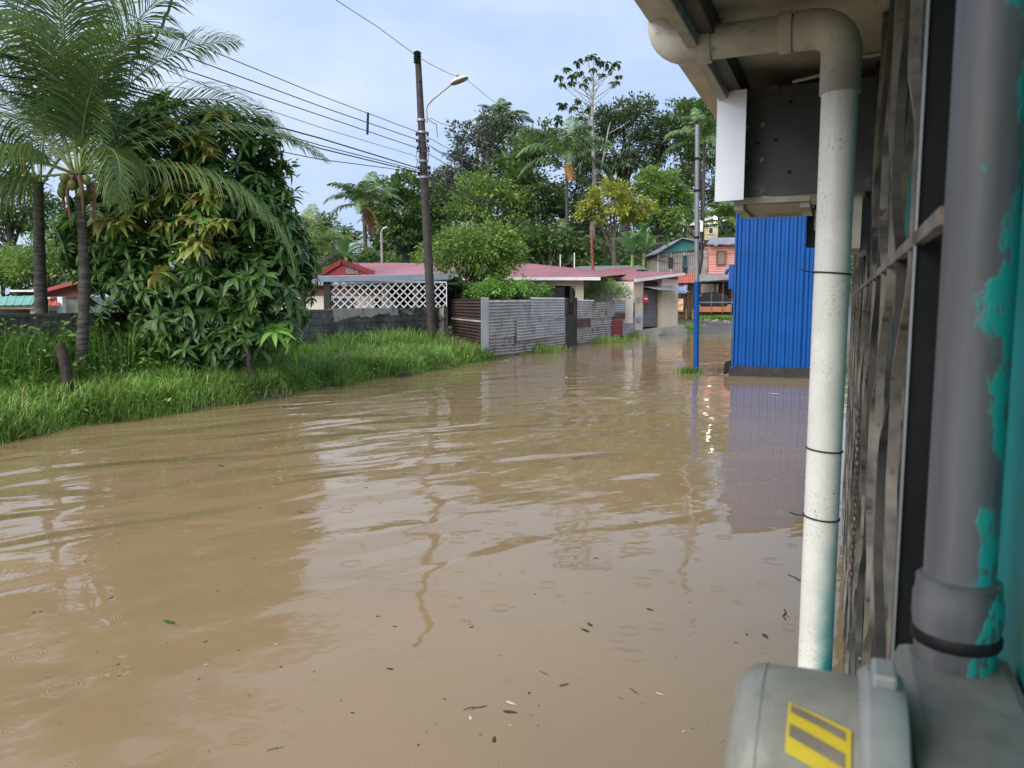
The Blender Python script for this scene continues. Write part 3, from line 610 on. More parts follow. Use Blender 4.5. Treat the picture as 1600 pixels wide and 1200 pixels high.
# ================================================================ HOUSES
M_cream = pm('cream render', (.62,.52,.40), (.52,.43,.33), .9, .75, streak=(.36,.29,.22), streak_at=.66)
M_creamw = pm('off-white wall', (.62,.57,.52), (.52,.47,.43), .8, .75)
M_pinkroof = pm('faded pink roofing', (.38,.15,.18), (.30,.11,.13), .5, .42, .12, spots=(.24,.12,.11), spot_scale=1.3, spot_at=.6, streak=(.22,.08,.085), streak_at=.56)
M_red = pm('red painted sheet', (.36,.03,.03), (.27,.025,.03), 2, .5)
M_redbrown = pm('red brown boards', (.16,.055,.045), (.22,.09,.07), 3, .7)
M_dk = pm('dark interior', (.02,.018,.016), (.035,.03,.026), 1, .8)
M_glass = pm('dark window pane', (.03,.035,.04), (.05,.055,.06), 2, .08)
M_whitep = pm('white paint', (.72,.72,.72), (.6,.6,.6), 2, .5)
M_wood = pm('varnished wood', (.30,.17,.08), (.2,.11,.05), 5, .6)
M_greyboard = pm('weathered grey boards', (.36,.31,.29), (.22,.18,.17), 2.5, .85, streak=(.14,.11,.1), streak_at=.55)
M_tealb = pm('teal boards', (.03,.16,.16), (.05,.22,.21), 3, .7)
M_pinkb = pm('pink clapboard paint', (.62,.28,.22), (.52,.23,.19), 1.5, .7)
M_tile = pm('red clay tile', (.50,.13,.08), (.40,.10,.065), 3, .6)
M_slab = pm('pavement concrete', (.36,.34,.30), (.26,.24,.21), 1.2, .7)
M_purple = pm('grey purple roofing', (.20,.19,.25), (.28,.27,.33), 1, .5)
M_orange = pm('orange low wall paint', (.46,.19,.08), (.36,.14,.06), 2, .7)
def Dv(px, py, Y): return D(px, py, Y)
def roofsheet(name, pts4, mat, parent, pitch=.3, amp=.02):
    """pts4: eave-left, eave-right, ridge-right, ridge-left; ribs run up the slope"""
    a, b_, c_, d_ = [Vector(p) for p in pts4]; m = MB(); k = max(4, int((b_-a).length/pitch*4)); nm = (b_-a).cross(d_-a).normalized(); vs = []
    for lay in (0, 1):
        for i in range(k+1):
            t_ = i/k; h = max(0, math.sin(2*math.pi*t_*(b_-a).length/pitch)-.3)*amp-lay*.02; vs += [a.lerp(b_, t_)+nm*h, d_.lerp(c_, t_)+nm*h]
    q = 2*(k+1); fs = [(2*i,2*i+2,2*i+3,2*i+1) for i in range(k)]+[(q+2*i+1,q+2*i+3,q+2*i+2,q+2*i) for i in range(k)]
    fs += [(2*i,q+2*i,q+2*i+2,2*i+2) for i in range(k)]+[(2*i+1,2*i+3,q+2*i+3,q+2*i+1) for i in range(k)]+[(0,1,q+1,q),(2*k,q+2*k,q+2*k+1,2*k+1)]
    m.add(vs, fs); return m.build(name, mat, parent)
def win(parent, x0, y0, x1, y1, Y, frame=M_wood, pane=M_glass, bars=1, fw=1.2):
    w = thing_part = MB(); k = Y/FPX*fw
    a = D(x0, y1, Y); b_ = D(x1, y0, Y); o = MB()
    o.box(a.x, a.x+k, Y-.08, Y+.02, a.z, b_.z); o.box(b_.x-k, b_.x, Y-.08, Y+.02, a.z, b_.z); o.box(a.x+k, b_.x-k, Y-.08, Y+.02, b_.z-k, b_.z); o.box(a.x+k, b_.x-k, Y-.08, Y+.02, a.z, a.z+k)
    for i in range(bars): x = a.x+(b_.x-a.x)*(i+1)/(bars+1); o.box(x-k*.35, x+k*.35, Y-.06, Y+.01, a.z+k, b_.z-k)
    wo = o.build('window', frame, parent); q = MB(); q.box(a.x+k, b_.x-k, Y-.03, Y-.01, a.z+k, b_.z-k); q.build('pane', pane, wo); return wo

# ---- patio roof and lattice behind the block wall
pt = thing('lattice_patio', D(600, 490, 30), 'patio with a white diamond lattice screen under a blue grey gutter roof', 'patio')
YA, YB = 28.6, 30.4
def LY(px): return YA+(YB-YA)*(px-482)/(718-482)
A0 = D(484, 441, LY(484)); B0 = D(700, 438, LY(700)); dvp = (B0-A0)
M_gut = pm('blue grey gutter', (.30,.34,.40), (.24,.28,.33), 1.5, .4, .3)
m = MB(); a = D(482, 441, YA); b_ = D(700, 436.5, YB); m.slab([a, b_, b_+Vector((0,0,.2)), a+Vector((0,0,.2))], (0,-.12,0)); m.build('gutter', M_gut, pt)
roofsheet('roof', [a+Vector((0,.02,.16)), b_+Vector((0,.02,.16)), b_+Vector((.3,4.5,.4)), a+Vector((.2,4.5,.4))], M_zinc, pt)
p = D(512, 485, LY(512)); m = MB(); m.box(p.x-.14, p.x+.1, p.y, p.y+.24, .3, 2.75); m.build('post', M_dk, pt)
p = D(473, 485, LY(473)); m = MB(); m.box(p.x-.08, p.x+.08, p.y, p.y+.2, .3, 2.7); m.build('post', M_dk, pt)
la, lb = D(516, 484, LY(516)+.1), D(698, 482.5, LY(698)+.1); ha = D(516, 439.5, LY(516)+.1).z; hb = D(698, 437, LY(698)+.1).z; z0l = la.z; Wd = (lb-la); Wd.z = 0; wl = Wd.length; wd = Wd.normalized(); hl = ha-z0l
lz = lambda x, z: la+wd*x+Vector((0,0,z))
st = .30; 
for dirn in (1, -1):
    x = -hl if dirn == 1 else 0
    xx = -math.ceil(hl/st)*st
    while xx < wl+hl:
        if dirn == 1: x0, z0, x1, z1 = xx, 0, xx+hl, hl
        else: x0, z0, x1, z1 = xx, hl, xx+hl, 0
        # clip to the screen
        t0 = max(0, (0-x0)/(x1-x0)); t1 = min(1, (wl-x0)/(x1-x0))
        if t1-t0 > .06:
            pA = lz(x0+(x1-x0)*t0, z0+(z1-z0)*t0); pB = lz(x0+(x1-x0)*t1, z0+(z1-z0)*t1); off = Vector((0,-.014*dirn,0))
            q = MB(); q.bar(pA+off, pB+off, .012, .042, (0,0,1)); q.build('slat', M_whitep, pt)
        xx += st
for (x0,z0,x1,z1) in ((0,0,wl,0),(0,hl,wl,hl),(0,0,0,hl),(wl,0,wl,hl)):
    q = MB(); q.bar(lz(x0,z0)+Vector((0,-.035,0)), lz(x1,z1)+Vector((0,-.035,0)), .03, .05); q.build('lattice_frame', M_whitep, pt)
# ---- white house with red brown band behind the lattice
wh = thing('white_house', D(560, 492, 34), 'off white house with red brown boards behind the lattice screen', 'house')
m = MB(); m.pbox(440, 461, 596, 505, 33.5, 4); m.build('wall', M_creamw, wh)
m = MB(); m.pbox(436, 447, 592, 461, 33.42, 3.9); m.build('board_band', M_redbrown, wh)
m = MB(); m.pbox(596.3, 444, 606, 505, 33.3, .4); m.build('pillar', M_cream, wh)
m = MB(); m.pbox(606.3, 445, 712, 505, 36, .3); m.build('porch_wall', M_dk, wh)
win(wh, 519, 465.5, 552, 482, 33.45, M_dk); win(wh, 586, 467, 595, 486, 33.40, M_dk, bars=0)
m = MB(); m.pbox(646, 450, 653, 500, 33.2, .25); m.build('pillar', M_cream, wh)
m = MB(); a = D(430, 446, 33); b_ = D(715, 444, 33); m.slab([a,b_,b_+Vector((0,4.5,.5)),a+Vector((0,4.5,.5))], (0,0,.06)); m.build('roof', M_zinc, wh)
ba = thing('laundry_bundle', D(612, 482, 32), 'pale blue cloth bundle on the ledge behind the lattice screen', 'laundry')
m = MB(); c_ = D(610, 476, 32.2); rngc = random.Random(2)
m.lathe([(.02,-.3),(.27,-.28),(.3,-.1),(.2,.12),(.06,.22),(.01,.23)], c_, k=12); m.build('cloth', pm('pale blue cloth', (.38,.52,.56), (.3,.43,.48), 3, .9), ba, smooth=True)
m = MB(); p = D(610, 484, 32.2); m.box(p.x-.6, p.x+.6, 31.9, 32.5, .3, c_.z-.29); m.build('ledge', M_creamw, ba)

# ---- pink-roofed bungalow
ph = thing('pink_roof_bungalow', D(800, 500, 41), 'cream bungalow with a long faded pink metal roof and red gable', 'house')
YE, YR = 39.5, 45.5
ea, eb = D(575, 432.5, YE), D(938, 432.5, YE); ra, rb = D(533, 410.5, YR), D(832, 412, YR)
roofsheet('roof', [ea, eb, rb, ra], M_pinkroof, ph, .33)
m = MB(); m.poly([eb, D(985, 428, YR+5), rb]); m.build('roof_hip', M_pinkroof, ph)
m = MB(); a = D(680, 432.8, YE-.05); b_ = D(938, 433, YE-.05); m.slab([a, b_, b_+Vector((0,0,.2))-Vector((0,0,.36)), a-Vector((0,0,.16))], (0,-.1,0)); m.build('white_gutter', M_whitep, ph)
m = MB(); ga, gb, gc = D(497, 432, YE+1), D(585, 428.5, YE+1), D(534, 410.5, YE+1); m.slab([ga, gb, gc], (0,.1,0)); m.build('gable', M_red, ph)
m = MB(); m.bar(gc+Vector((0,-.05,.06)), gb+Vector((0,-.05,.06)), .16, .24); m.build('barge_board', pm('dark red trim', (.22,.02,.025), None, 2, .5), ph)
m = MB(); m.bar(gc+Vector((0,-.05,.06)), ga+Vector((0,-.05,.06)), .16, .24); m.build('barge_board', M_red, ph)
m = MB(); 
for i in range(6): x = 540.5+i*3.2; m.pbox(x, 418.5+abs(i-1)*.9, x+2.2, 428, YE+.96, .03)
m.build('gable_vent', M_greyboard, ph)
m = MB(); m.pbox(690, 437, 912, 446.5, YE+.6, .3); m.build('beam', M_cream, ph)
for x0, x1 in ((690,697),(898.5,912)):
    m = MB(); m.pbox(x0, 446.6, x1, 505, YE+.6, .35); m.build('pillar', M_cream, ph)
# rounded corner of the car port opening
m = MB(); c0 = D(888, 446.4, YE+.65); pts = [D(898.4, 446.7, YE+.65), D(888, 446.7, YE+.65)]+[D(888+10.3*math.sin(R(a)), 446.7+10*(1-math.cos(R(a))), YE+.65) for a in range(15, 91, 15)]
m.slab(pts, (0,.2,0)); m.build('corner_fillet', M_cream, ph)
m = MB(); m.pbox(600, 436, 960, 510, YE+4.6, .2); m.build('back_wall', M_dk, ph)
m = MB(); m.pbox(858, 444, 868, 500, YE+3.2, .3); m.build('pillar', M_cream, ph)
m = MB(); m.pbox(867, 449, 882, 472, YE+4.4, .05); m.build('painted_opening', M_whitep, ph); m = MB(); m.pbox(890, 447, 896, 473, YE+4.4, .05); m.build('painted_opening', M_whitep, ph)  # white panels painted in for the brightness of a window opening
for i in range(11):
    x = 867.5+i*2.9; m = MB(); m.pbox(x, 445, x+.9, 500, YE+.9, .03); m.build('window_bar', M_black, ph)
m = MB(); m.pbox(866, 471.5, 899, 473, YE+.86, .03); m.build('cross_rail', M_black, ph)
m = MB(); m.pbox(912.3, 440, 990, 505, YE+4.2, .2); m.build('side_wall', M_creamw, ph)
# ---- low roofs between bungalow and shop
lr = thing('low_annex', D(960, 500, 47), 'low annex with pink roof and dark red fascia beside the shutter shop', 'annex')
roofsheet('roof', [D(930, 432.5, 47.6), D(984, 431, 48.2), D(1000, 417, 55), D(925, 422, 55)], M_pinkroof, lr, .33)
m = MB(); a = D(904, 435, 47.4); b_ = D(980, 431.5, 48.0); m.slab([a, b_, b_-Vector((0,0,.35)), a-Vector((0,0,.35))], (0,.08,0)); m.build('fascia', pm('dark red trim', (.22,.02,.025), None, 2, .5), lr)
m = MB(); m.pbox(912, 440, 985, 505, 49.5, .2); m.build('wall', M_creamw, lr)
gh = thing('far_grey_shed', D(960, 425, 60), 'long grey metal shed roof showing above the pink roofs', 'shed')
roofsheet('roof', [D(880, 423, 57), D(1012, 420.5, 57), D(998, 414.5, 62), D(905, 416, 62)], M_zinc, gh, .4); m = MB(); m.pbox(885, 424, 1008, 450, 57.3, 4); m.build('wall', M_greyboard, gh)

# ---- shutter shop
SA0 = D(990, 517, 46.0); SD0 = D(1058, 507, 48.7); sx = Vector((SD0.x-SA0.x, SD0.y-SA0.y, 0)); sl_ = sx.length; sx.normalize(); sy = Vector((-sx.y, sx.x, 0))
MS_ = Matrix(((sx.x, sy.x, 0, SA0.x), (sx.y, sy.y, 0, SA0.y), (0,0,1,0), (0,0,0,1)))
sh = thing('shutter_shop', (SA0.x, SA0.y, .1), 'small cream corner shop with a closed grey roller shutter', 'shop')
t1, t2 = sl_*.20, sl_*.60
m = MB(MS_); m.box(0, t1, 0, 3.2, -.3, 3.2); m.build('left_wall', M_cream, sh)
m = MB(MS_); m.box(t2, sl_*.76, -.06, 3.2, -.3, 3.42); m.build('pilaster', M_cream, sh)
m = MB(MS_); m.box(sl_*.7605, sl_, -.03, 3.2, -.3, 3.4); m.build('right_wall', M_cream, sh)
m = MB(MS_); m.box(t1+.001, t2-.001, .3, 3.1, 2.72, 3.3); m.build('lintel', M_dk, sh)
m = MB(MS_); m.sheet((t1+.02,.22,.5), (0,0,2.25), (t2-t1-.04,0,0), (0,-1,0), .11, .016, 6); m.build('roller_shutter', pm('charcoal roller shutter', (.17,.175,.185), (.13,.135,.14), 2, .5, .3, streak=(.17,.16,.15), streak_at=.62), sh)
m = MB(MS_); m.box(-.1, sl_+.3, -.55, .3, -.3, .33); m.build('door_step', M_slab, sh)
m = MB(MS_); m.slab([(t1-.05,-.02,2.92),(sl_*.80,-.02,2.98),(sl_*.97,-1.0,2.62),(t1+.35,-1.0,2.72)], (0,0,.03)); m.build('awning', M_zinc, sh)
m = MB(MS_); m.box(t2+.1, sl_*.86, -.075, -.062, 2.52, 2.64); m.build('sign_strip', M_whitep, sh)
m = MB(MS_); m.slab([(-.4,-.35,3.22),(sl_+.12,-.35,3.72),(sl_+.12,3.6,3.95),(-.4,3.6,3.6)], (0,0,.10)); m.build('roof', M_pinkroof, sh)
m = MB(MS_); m.slab([(-.42,-.36,3.16),(sl_+.14,-.36,3.68),(sl_+.14,-.36,3.82),(-.42,-.36,3.34)], (0,-.06,0)); m.build('white_fascia', M_whitep, sh)
m = MB(MS_); m.slab([(.9,-.02,3.28),(sl_-.01,-.02,3.24),(sl_-.01,-.02,3.66),(.9,-.02,3.36)], (0,.05,0)); m.build('red_gusset', M_red, sh)
m = MB(MS_); m.box(t1*.18, t1*.62, -.03, -.002, 1.95, 2.3); m.build('notice', pm('green grey notice', (.2,.26,.2), (.45,.47,.42), 4, .6), sh)
m = MB(MS_); m.lathe([(.02,0),(.2,.005),(.22,.05),(.2,.09),(.02,.1)], (t1*.52,-.1,1.0), (0,1,0), 14); m.build('wall_meter', pm('pale blue casing', (.22,.33,.62), (.3,.38,.6), 4, .4), sh, smooth=True)
ne = thing('no_entry_sign', MS_ @ Vector((t1+.1,-.12,.3)), 'round red no entry sign with a white bar beside the roller shutter', 'sign')
m = MB(MS_); m.lathe([(.02,0),(.24,.0),(.24,.02),(.02,.022)], (t1+.04,-.14,2.2), (0,-1,0), 28); m.build('disc', pm('sign red', (.55,.02,.03), (.5,.02,.03), 2, .4), ne)
m = MB(MS_); m.box(t1-.11, t1+.19, -.168, -.1625, 2.16, 2.24); m.build('white_bar', M_whitep, ne)
m = MB(MS_); m.box(t1-.02, t1+.06, -.138, .004, 2.12, 2.28); m.build('wall_bracket', M_zinc, ne)

# ---- grey plank house, pink clapboard house, car port and car beyond the road
YH = 62.
gp = thing('plank_house', D(1055, 470, YH), 'two storey weathered grey plank house with a teal gable', 'house')
m = MB(); m.pbox(1026, 396, 1091, 480, YH+.5, 5); m.build('wall', M_greyboard, gp)
for i in range(16):
    x = 1026.5+i*4; m = MB(); m.pbox(x, 394+.2*(i%3), x+3.6, 429, YH+.42, .06); m.build('plank', M_greyboard if i % 5 else pm('paler plank', (.5,.45,.43), (.36,.3,.28), 2, .85), gp)
m = MB(); m.slab([D(1030,396,YH+.3), D(1091,390,YH+.3), D(1091,378,YH+.3), D(1066,374.5,YH+.3), D(1055,377,YH+.3)], (0,.1,0)); m.build('gable', M_tealb, gp)
m = MB(); m.slab([D(1022,398.5,YH-.2), D(1066,372.5,YH-.2), D(1067,371,YH-.2), D(1020,397,YH-.2)], (0,6,0)); m.build('roof_slope', M_purple, gp)
m = MB(); m.slab([D(1066,372.5,YH-.2), D(1100,379.5,YH-.2), D(1100,377,YH-.2), D(1067,371,YH-.2)], (0,6,0)); m.build('roof_slope', M_purple, gp)
win(gp, 1044, 402, 1051.5, 418, YH+.38, M_dk, M_glass, 0); win(gp, 1065.5, 399, 1074.5, 417.5, YH+.38, M_tealb, M_glass, 0)
m = MB(); m.pbox(1067, 418, 1074, 430, YH+.36, .05); m.build('door', M_dk, gp)
m = MB(); m.pbox(1094, 391, 1106.5, 429, YH+.2, 3); m.build('side_boards', M_greyboard, gp)
pk = thing('pink_house', D(1130, 470, YH), 'pink clapboard upper floor house with a brown shuttered window', 'house')
m = MB(); m.pbox(1107, 384, 1200, 480, YH, 5); m.build('wall', M_pinkb, pk)
for i in range(13):
    y = 385+i*3.5; m = MB(); a = D(1106.8, y+3.4, YH); b_ = D(1200, y, YH); m.slab([(a.x,YH-.07,a.z),(b_.x,YH-.07,a.z),(b_.x,YH-.02,b_.z),(a.x,YH-.02,b_.z)], (0,.02,.0)); m.build('clapboard', M_pinkb, pk)
win(pk, 1119, 391.5, 1134.5, 414, YH-.12, pm('brown frame', (.16,.07,.05), (.12,.05,.04), 4, .7), pm('brown shutter pane', (.22,.17,.13), (.16,.12,.09), 8, .6), 0, 2)
m = MB(); m.slab([D(1104,382,YH-.6), D(1200,382,YH-.6), D(1200,372,YH+3), D(1112,373,YH+3)], (0,0,.08)); m.build('roof', M_purple, pk)
m = MB(); m.pbox(1093, 375, 1116, 390, YH+2, .6); m.build('dark_eave', M_dk, pk)
cpn = thing('car_port', D(1110, 488, YH-3), 'car port with grey metal roof, tan posts and a low orange wall', 'car port')
YC = 58.
m = MB(); m.slab([D(1086,440.5,YC-.4), D(1150,436,YC-.4), D(1150,428,YH-.2), D(1096,428,YH-.2)], (0,0,.06)); m.build('roof', M_zinc, cpn)
for x in (1077, 1084.5, 1111, 1128.5, 1142.5):
    m = MB(); m.pbox(x, 441, x+2, 490, YC, .1); m.build('post', M_wood, cpn)
m = MB(); m.pbox(1092, 479, 1142, 487.5, YC+.11, .2); m.build('low_wall', M_orange, cpn)
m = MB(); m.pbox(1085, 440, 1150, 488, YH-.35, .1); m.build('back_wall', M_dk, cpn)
m = MB(); m.pbox(1095, 444, 1117, 470, YH-.5, .1); m.build('pale_panel', pm('tan panel', (.42,.35,.3), (.34,.28,.24), 1, .8), cpn)
m = MB(); m.pbox(1118, 444, 1123, 478, YH-.5, .1); m.build('pale_panel', M_cream, cpn)
for i in range(6): m = MB(); m.pbox(1125+i*3, 442, 1126.6+i*3, 478, YH-.55, .05); m.build('slat', M_redbrown, cpn)
kb = thing('wood_kiosk', D(1068, 492, 57), 'wooden slat kiosk with red clay tile canopy and hanging banners', 'kiosk')
YK = 57.
a, b_, c_, d_ = D(1056,444,YK-.4), D(1086,442,YK-.4), D(1086,428,YK+1.6), D(1056,430,YK+1.6)
m = MB(); nt_ = 9
for i in range(nt_):                           # rows of pan tiles
    for j in range(4):
        p0 = a.lerp(b_, i/nt_).lerp(d_.lerp(c_, i/nt_), j/4); p1 = a.lerp(b_, (i+.96)/nt_).lerp(d_.lerp(c_, (i+.96)/nt_), j/4); up = (d_-a)/4; e = (p1-p0)
        vs = []; 
        for q in range(6):
            u = q/5; h = .06*math.sin(math.pi*u)
            vs += [p0+e*u+Vector((0,-.3*h,h+.03)), p0+e*u+up*1.1+Vector((0,-.3*h,h))]
        m.add(vs, [(2*q,2*q+2,2*q+3,2*q+1) for q in range(5)])
m.build('tile_canopy', M_tile, kb)
for i in range(13): m = MB(); x = 1058+i*2.2; m.pbox(x, 443, x+.8, 498-.35*i, YK+.3, .05); m.build('slat', M_wood if i % 3 else M_redbrown, kb)
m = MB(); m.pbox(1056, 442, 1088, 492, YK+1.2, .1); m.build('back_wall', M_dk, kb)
for x in (1056.5, 1071.5, 1081.5): m = MB(); m.pbox(x, 483, x+2.2, 499, YK-.6, .12); m.build('bollard', M_wood, kb); 
t = NT('printed blue banner'); v = t.coord(); cc = t.mix(t.ramp(t.noise(v, 2.4, 2), .42, .6), (.10,.17,.50), (.55,.58,.75)); cc = t.mix(t.ramp(t.noise(v, 4.1, 2), .6, .64), cc, (.40,.10,.10)); t.l(cc, t.b.inputs['Base Color']); M_ban = t.m
t = NT('printed orange poster'); v = t.coord(); cc = t.mix(t.ramp(t.noise(v, 3.4, 3), .45, .55), (.62,.24,.03), (.75,.62,.45)); cc = t.mix(t.ramp(t.noise(v, 5., 2), .6, .63), cc, (.10,.05,.02)); t.l(cc, t.b.inputs['Base Color']); M_pos = t.m
bn = MB(); bn.slab([D(1057,458,YK-.1), D(1073,458,YK-.1), D(1074.5,444,YK-.1), D(1058,446,YK-.1)], (0,.02,0)); tag(bn.build('banner', M_ban), 'blue and white printed banner hanging under the clay tile canopy', 'banner')
bn = MB(); bn.slab([D(1058,486.5,YK-.1), D(1067.5,486.5,YK-.1), D(1067.5,467,YK-.1), D(1058.5,467,YK-.1)], (0,.03,0)); tag(bn.build('poster', M_pos), 'orange food poster leaning on the wooden slats of the kiosk', 'poster')
# parked car
car = thing('parked_car', D(1100, 486, YH-2.2), 'dark parked car under the grey car port roof', 'car')
YCa = YH-3.2; z0 = D(1100, 486, YCa).z; xa = D(1076, 470, YCa).x; Lc = 3.9; k0 = Matrix.Translation((xa, YCa, z0))
prof = [(0,.35),(.02,.7),(.15,.86),(.55,.95),(1.1,1.38),(1.9,1.45),(2.6,1.38),(3.1,.98),(3.75,.86),(3.9,.65),(3.88,.35)]
M_car = pm('dark car paint', (.02,.022,.03), (.03,.032,.04), 2, .15); m = MB(k0); m.slab([(x,0,z) for x,z in prof], (0,1.65,0)); cb = m.build('body', M_car, car, bevel=.06)
for q in ([(1.05,1.0),(1.25,1.34),(1.85,1.39),(1.85,1.0)], [(1.95,1.0),(1.95,1.39),(2.5,1.33),(2.85,1.0)]):
    m = MB(k0); m.slab([(x,-.012,z) for x,z in q], (0,.01,0)); m.build('window', M_glass, car)
m = MB(k0); m.box(.3,3.6,-.02,-.008,.62,.70); m.build('trim', M_zinc, car)
for x in (.75, 3.1):
    m = MB(k0); m.lathe([(.05,-.02),(.31,-.02),(.33,.02),(.33,.18),(.05,.2)], (x,0,.33), (0,1,0), 20); w_ = m.build('wheel', M_black, car, smooth=True)
    m = MB(k0); m.lathe([(.02,-.03),(.2,-.03),(.2,-.01),(.02,-.01)], (x,0,.33), (0,1,0), 16); m.build('rim', M_zinc, w_)
for x in (.02, 3.84): m = MB(k0); m.box(x, x+.08, .1, .4, .66, .8); m.build('headlight', M_whitep, car)
# verge in front of it
# ---- house up the hill with the lit lamp
YU = 84.
uh = thing('hill_house', D(1108, 372, YU), 'white roofed house up the hill beside the lit lamp', 'house')
m = MB(); m.pbox(1086, 352, 1122, 385, YU, 4); m.build('wall', M_cream, uh)
m = MB(); m.slab([D(1078,352.5,YU-.8), D(1120,349,YU-.8), D(1118,336,YU+4), D(1095,341,YU+4)], (0,0,.15)); m.build('roof', M_whitep, uh)
win(uh, 1106, 355, 1115, 366, YU-.05, M_whitep, M_glass, 0)
lp = thing('lit_lamp', D(1117.5, 346, YU-2), 'glowing white lamp on the wall of the hill house', 'lamp')
t = NT('lamp glow'); t.b.inputs['Emission Color'].default_value = (1,.95,.72,1); t.b.inputs['Emission Strength'].default_value = 60; M_glow = t.m
c_ = D(1118, 340, YU-2); m = MB(); m.lathe([(.02,-.2),(.15,-.17),(.21,0),(.15,.17),(.02,.2)], c_, k=14); m.build('bulb', M_glow, lp, smooth=True)
m = MB(); m.bar(c_+Vector((0,0,.2)), c_+Vector((0,1.9,.25)), .08, .08); m.build('arm', M_whitep, lp)
# ---- left houses behind the wall
lh = thing('green_roof_house', D(30, 500, 26), 'house with a green corrugated roof behind the block wall by the palms', 'house')
roofsheet('roof', [D(-20,477,25), D(50,476,25), D(58,462,27), D(-20,464,27)], pm('green roofing', (.14,.36,.28), (.11,.3,.24), 1, .5), lh, .25, .03)
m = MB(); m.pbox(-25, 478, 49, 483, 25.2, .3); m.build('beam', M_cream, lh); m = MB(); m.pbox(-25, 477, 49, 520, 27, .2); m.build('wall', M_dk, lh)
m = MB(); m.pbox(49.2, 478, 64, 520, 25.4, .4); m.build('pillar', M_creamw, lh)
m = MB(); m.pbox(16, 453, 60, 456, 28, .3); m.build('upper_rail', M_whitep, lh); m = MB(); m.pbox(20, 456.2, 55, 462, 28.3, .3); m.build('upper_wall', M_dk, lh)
rh2 = thing('red_gable_house', D(95, 500, 27), 'white house with a sloping red roof edge and brown gable boards', 'house')
m = MB(); m.pbox(62, 464, 130, 520, 27.5, 3); m.build('wall', M_creamw, rh2)
m = MB(); m.slab([D(72,463.5,27.2), D(130,463.5,27.2), D(130,436,27.2), D(72,452,27.2)], (0,.1,0)); m.build('gable_boards', M_redbrown, rh2)
m = MB(); m.slab([D(56,455,26.8), D(130,434,26.8), D(130,441,26.8), D(56,460,26.8)], (0,3.6,0)); m.build('roof', C_red, rh2)
roofsheet('tile_canopy', [D(48,477,26.4), D(92,477,26.4), D(92,467,27.4), D(54,467,27.4)], M_tile, rh2, .2, .05)
win(rh2, 78, 484, 92, 495, 27.4, M_whitep); m = MB(); m.pbox(92.5, 463.8, 97, 520, 26.9, .2); m.build('pillar', M_whitep, rh2)
# ---- far hip roof and tank behind the bungalow
fr = thing('far_grey_house', D(575, 410, 62), 'pale grey steep metal roof rising behind the pink roof', 'house')
m = MB(); m.slab([D(541,405,62), D(592,404,62), D(580,383,64), D(575,371.5,66), D(541,382,65)], (0,.3,.05)); m.build('roof', M_zinc, fr); m = MB(); m.pbox(550, 404, 592, 440, 62.5, 3); m.build('wall', M_greyboard, fr)
tk = MB(); c_ = D(533, 400, 60); tk.lathe([(.3,-4),(.3,-.02),(.55,0),(.6,.1),(.6,.85),(.45,1.1),(.15,1.2)], c_, k=20); tag(tk.build('water_tank', pm('black tank plastic', (.02,.022,.026), None, 2, .4), smooth=True), 'black water tank on a stand beside the pale grey roof', 'water tank')
# ================================================================ POLES AND WIRES
M_pole = pm('dark creosoted pole', (.028,.023,.022), (.055,.045,.042), 5, .8, streak=(.08,.068,.06), streak_at=.6, bump=.004)
YP = 27.
pb_ = D(677, 552, YP); pt_ = D(653.5, 100, YP); pb_.z = min(pb_.z, .2); 
up = thing('utility_pole', (pb_.x, pb_.y, .2), 'tall dark wooden utility pole carrying wires and a street lamp on the grass bank', 'utility pole')
def onp(y): return D(653.5+(677-653.5)*(y-100)/452, y, YP)
m = MB(); ys = [100, 200, 300, 400, 552]; m.tube([onp(y) for y in ys[:-1]]+[Vector((pb_.x,pb_.y,0))], [.105,.125,.14,.15,.165], 14); m.build('shaft', M_pole, up, smooth=True)
m = MB(); a = D(656.5, 118, YP-.1); m.tube([D(657, 113, YP-.15), onp(128)+Vector((.05,-.12,0))], [.045,.05], 8); m.build('pin_support', M_pole, up, smooth=True)
c_ = D(652.3, 97, YP-.05); m = MB(); pr = [(.02,-.05)]
for i in range(6): pr += [(.10,-.02+i*.065),(.14,.0+i*.065),(.10,.03+i*.065)]
pr += [(.02,.4)]; m.lathe(pr, c_-Vector((0,0,.02)), k=14); m.build('insulator', M_black, up, smooth=True)
for y in (188, 207, 252, 277):
    m = MB(); p = onp(y); m.tube([p+Vector((0,0,-.035)), p+Vector((0,0,.035))], .155, 14); m.build('band', M_zinc, up, smooth=True)
for y in (210, 220, 232, 262, 271):
    for dx in (-.17, .2):
        m = MB(); p = onp(y)+Vector((dx,-.03,0)); m.lathe([(.01,-.06),(.045,-.05),(.03,-.02),(.05,.01),(.03,.04),(.01,.06)], p, k=10); m.build('spool', M_black, up, smooth=True)
for y in (209, 222, 238, 262, 275):
    m = MB(); p = onp(y); m.bar(p+Vector((-.2,-.12,0)), p+Vector((.25,-.12,.02)), .03, .04); m.build('bracket', M_dsteel, up)
m = MB(); rj = random.Random(3)
for i in range(9):
    a = onp(rj.uniform(215,275))+Vector((rj.choice((-.14,.15)),-.1,0)); b_ = onp(rj.uniform(222,282))+Vector((rj.choice((-.17,.19)),-.12,0)); m.tube([a, a.lerp(b_,.5)+Vector((rj.uniform(-.15,.15),-.1,-.15)), b_], .012, 4)
m.build('wire_tangle', M_wire, up)
m = MB(); c_ = D(670, 297, YP-.1); m.tube([c_+Vector((.19*math.cos(t_)*.8,.0,.4*math.sin(t_))) for t_ in [R(-150+i*14) for i in range(20)]], .03, 6); m.build('cable_coil', M_wire, up, smooth=True)
sa = thing('street_lamp', D(667, 190, YP), 'cobra head street lamp on a bent arm fixed to the dark utility pole', 'street lamp')
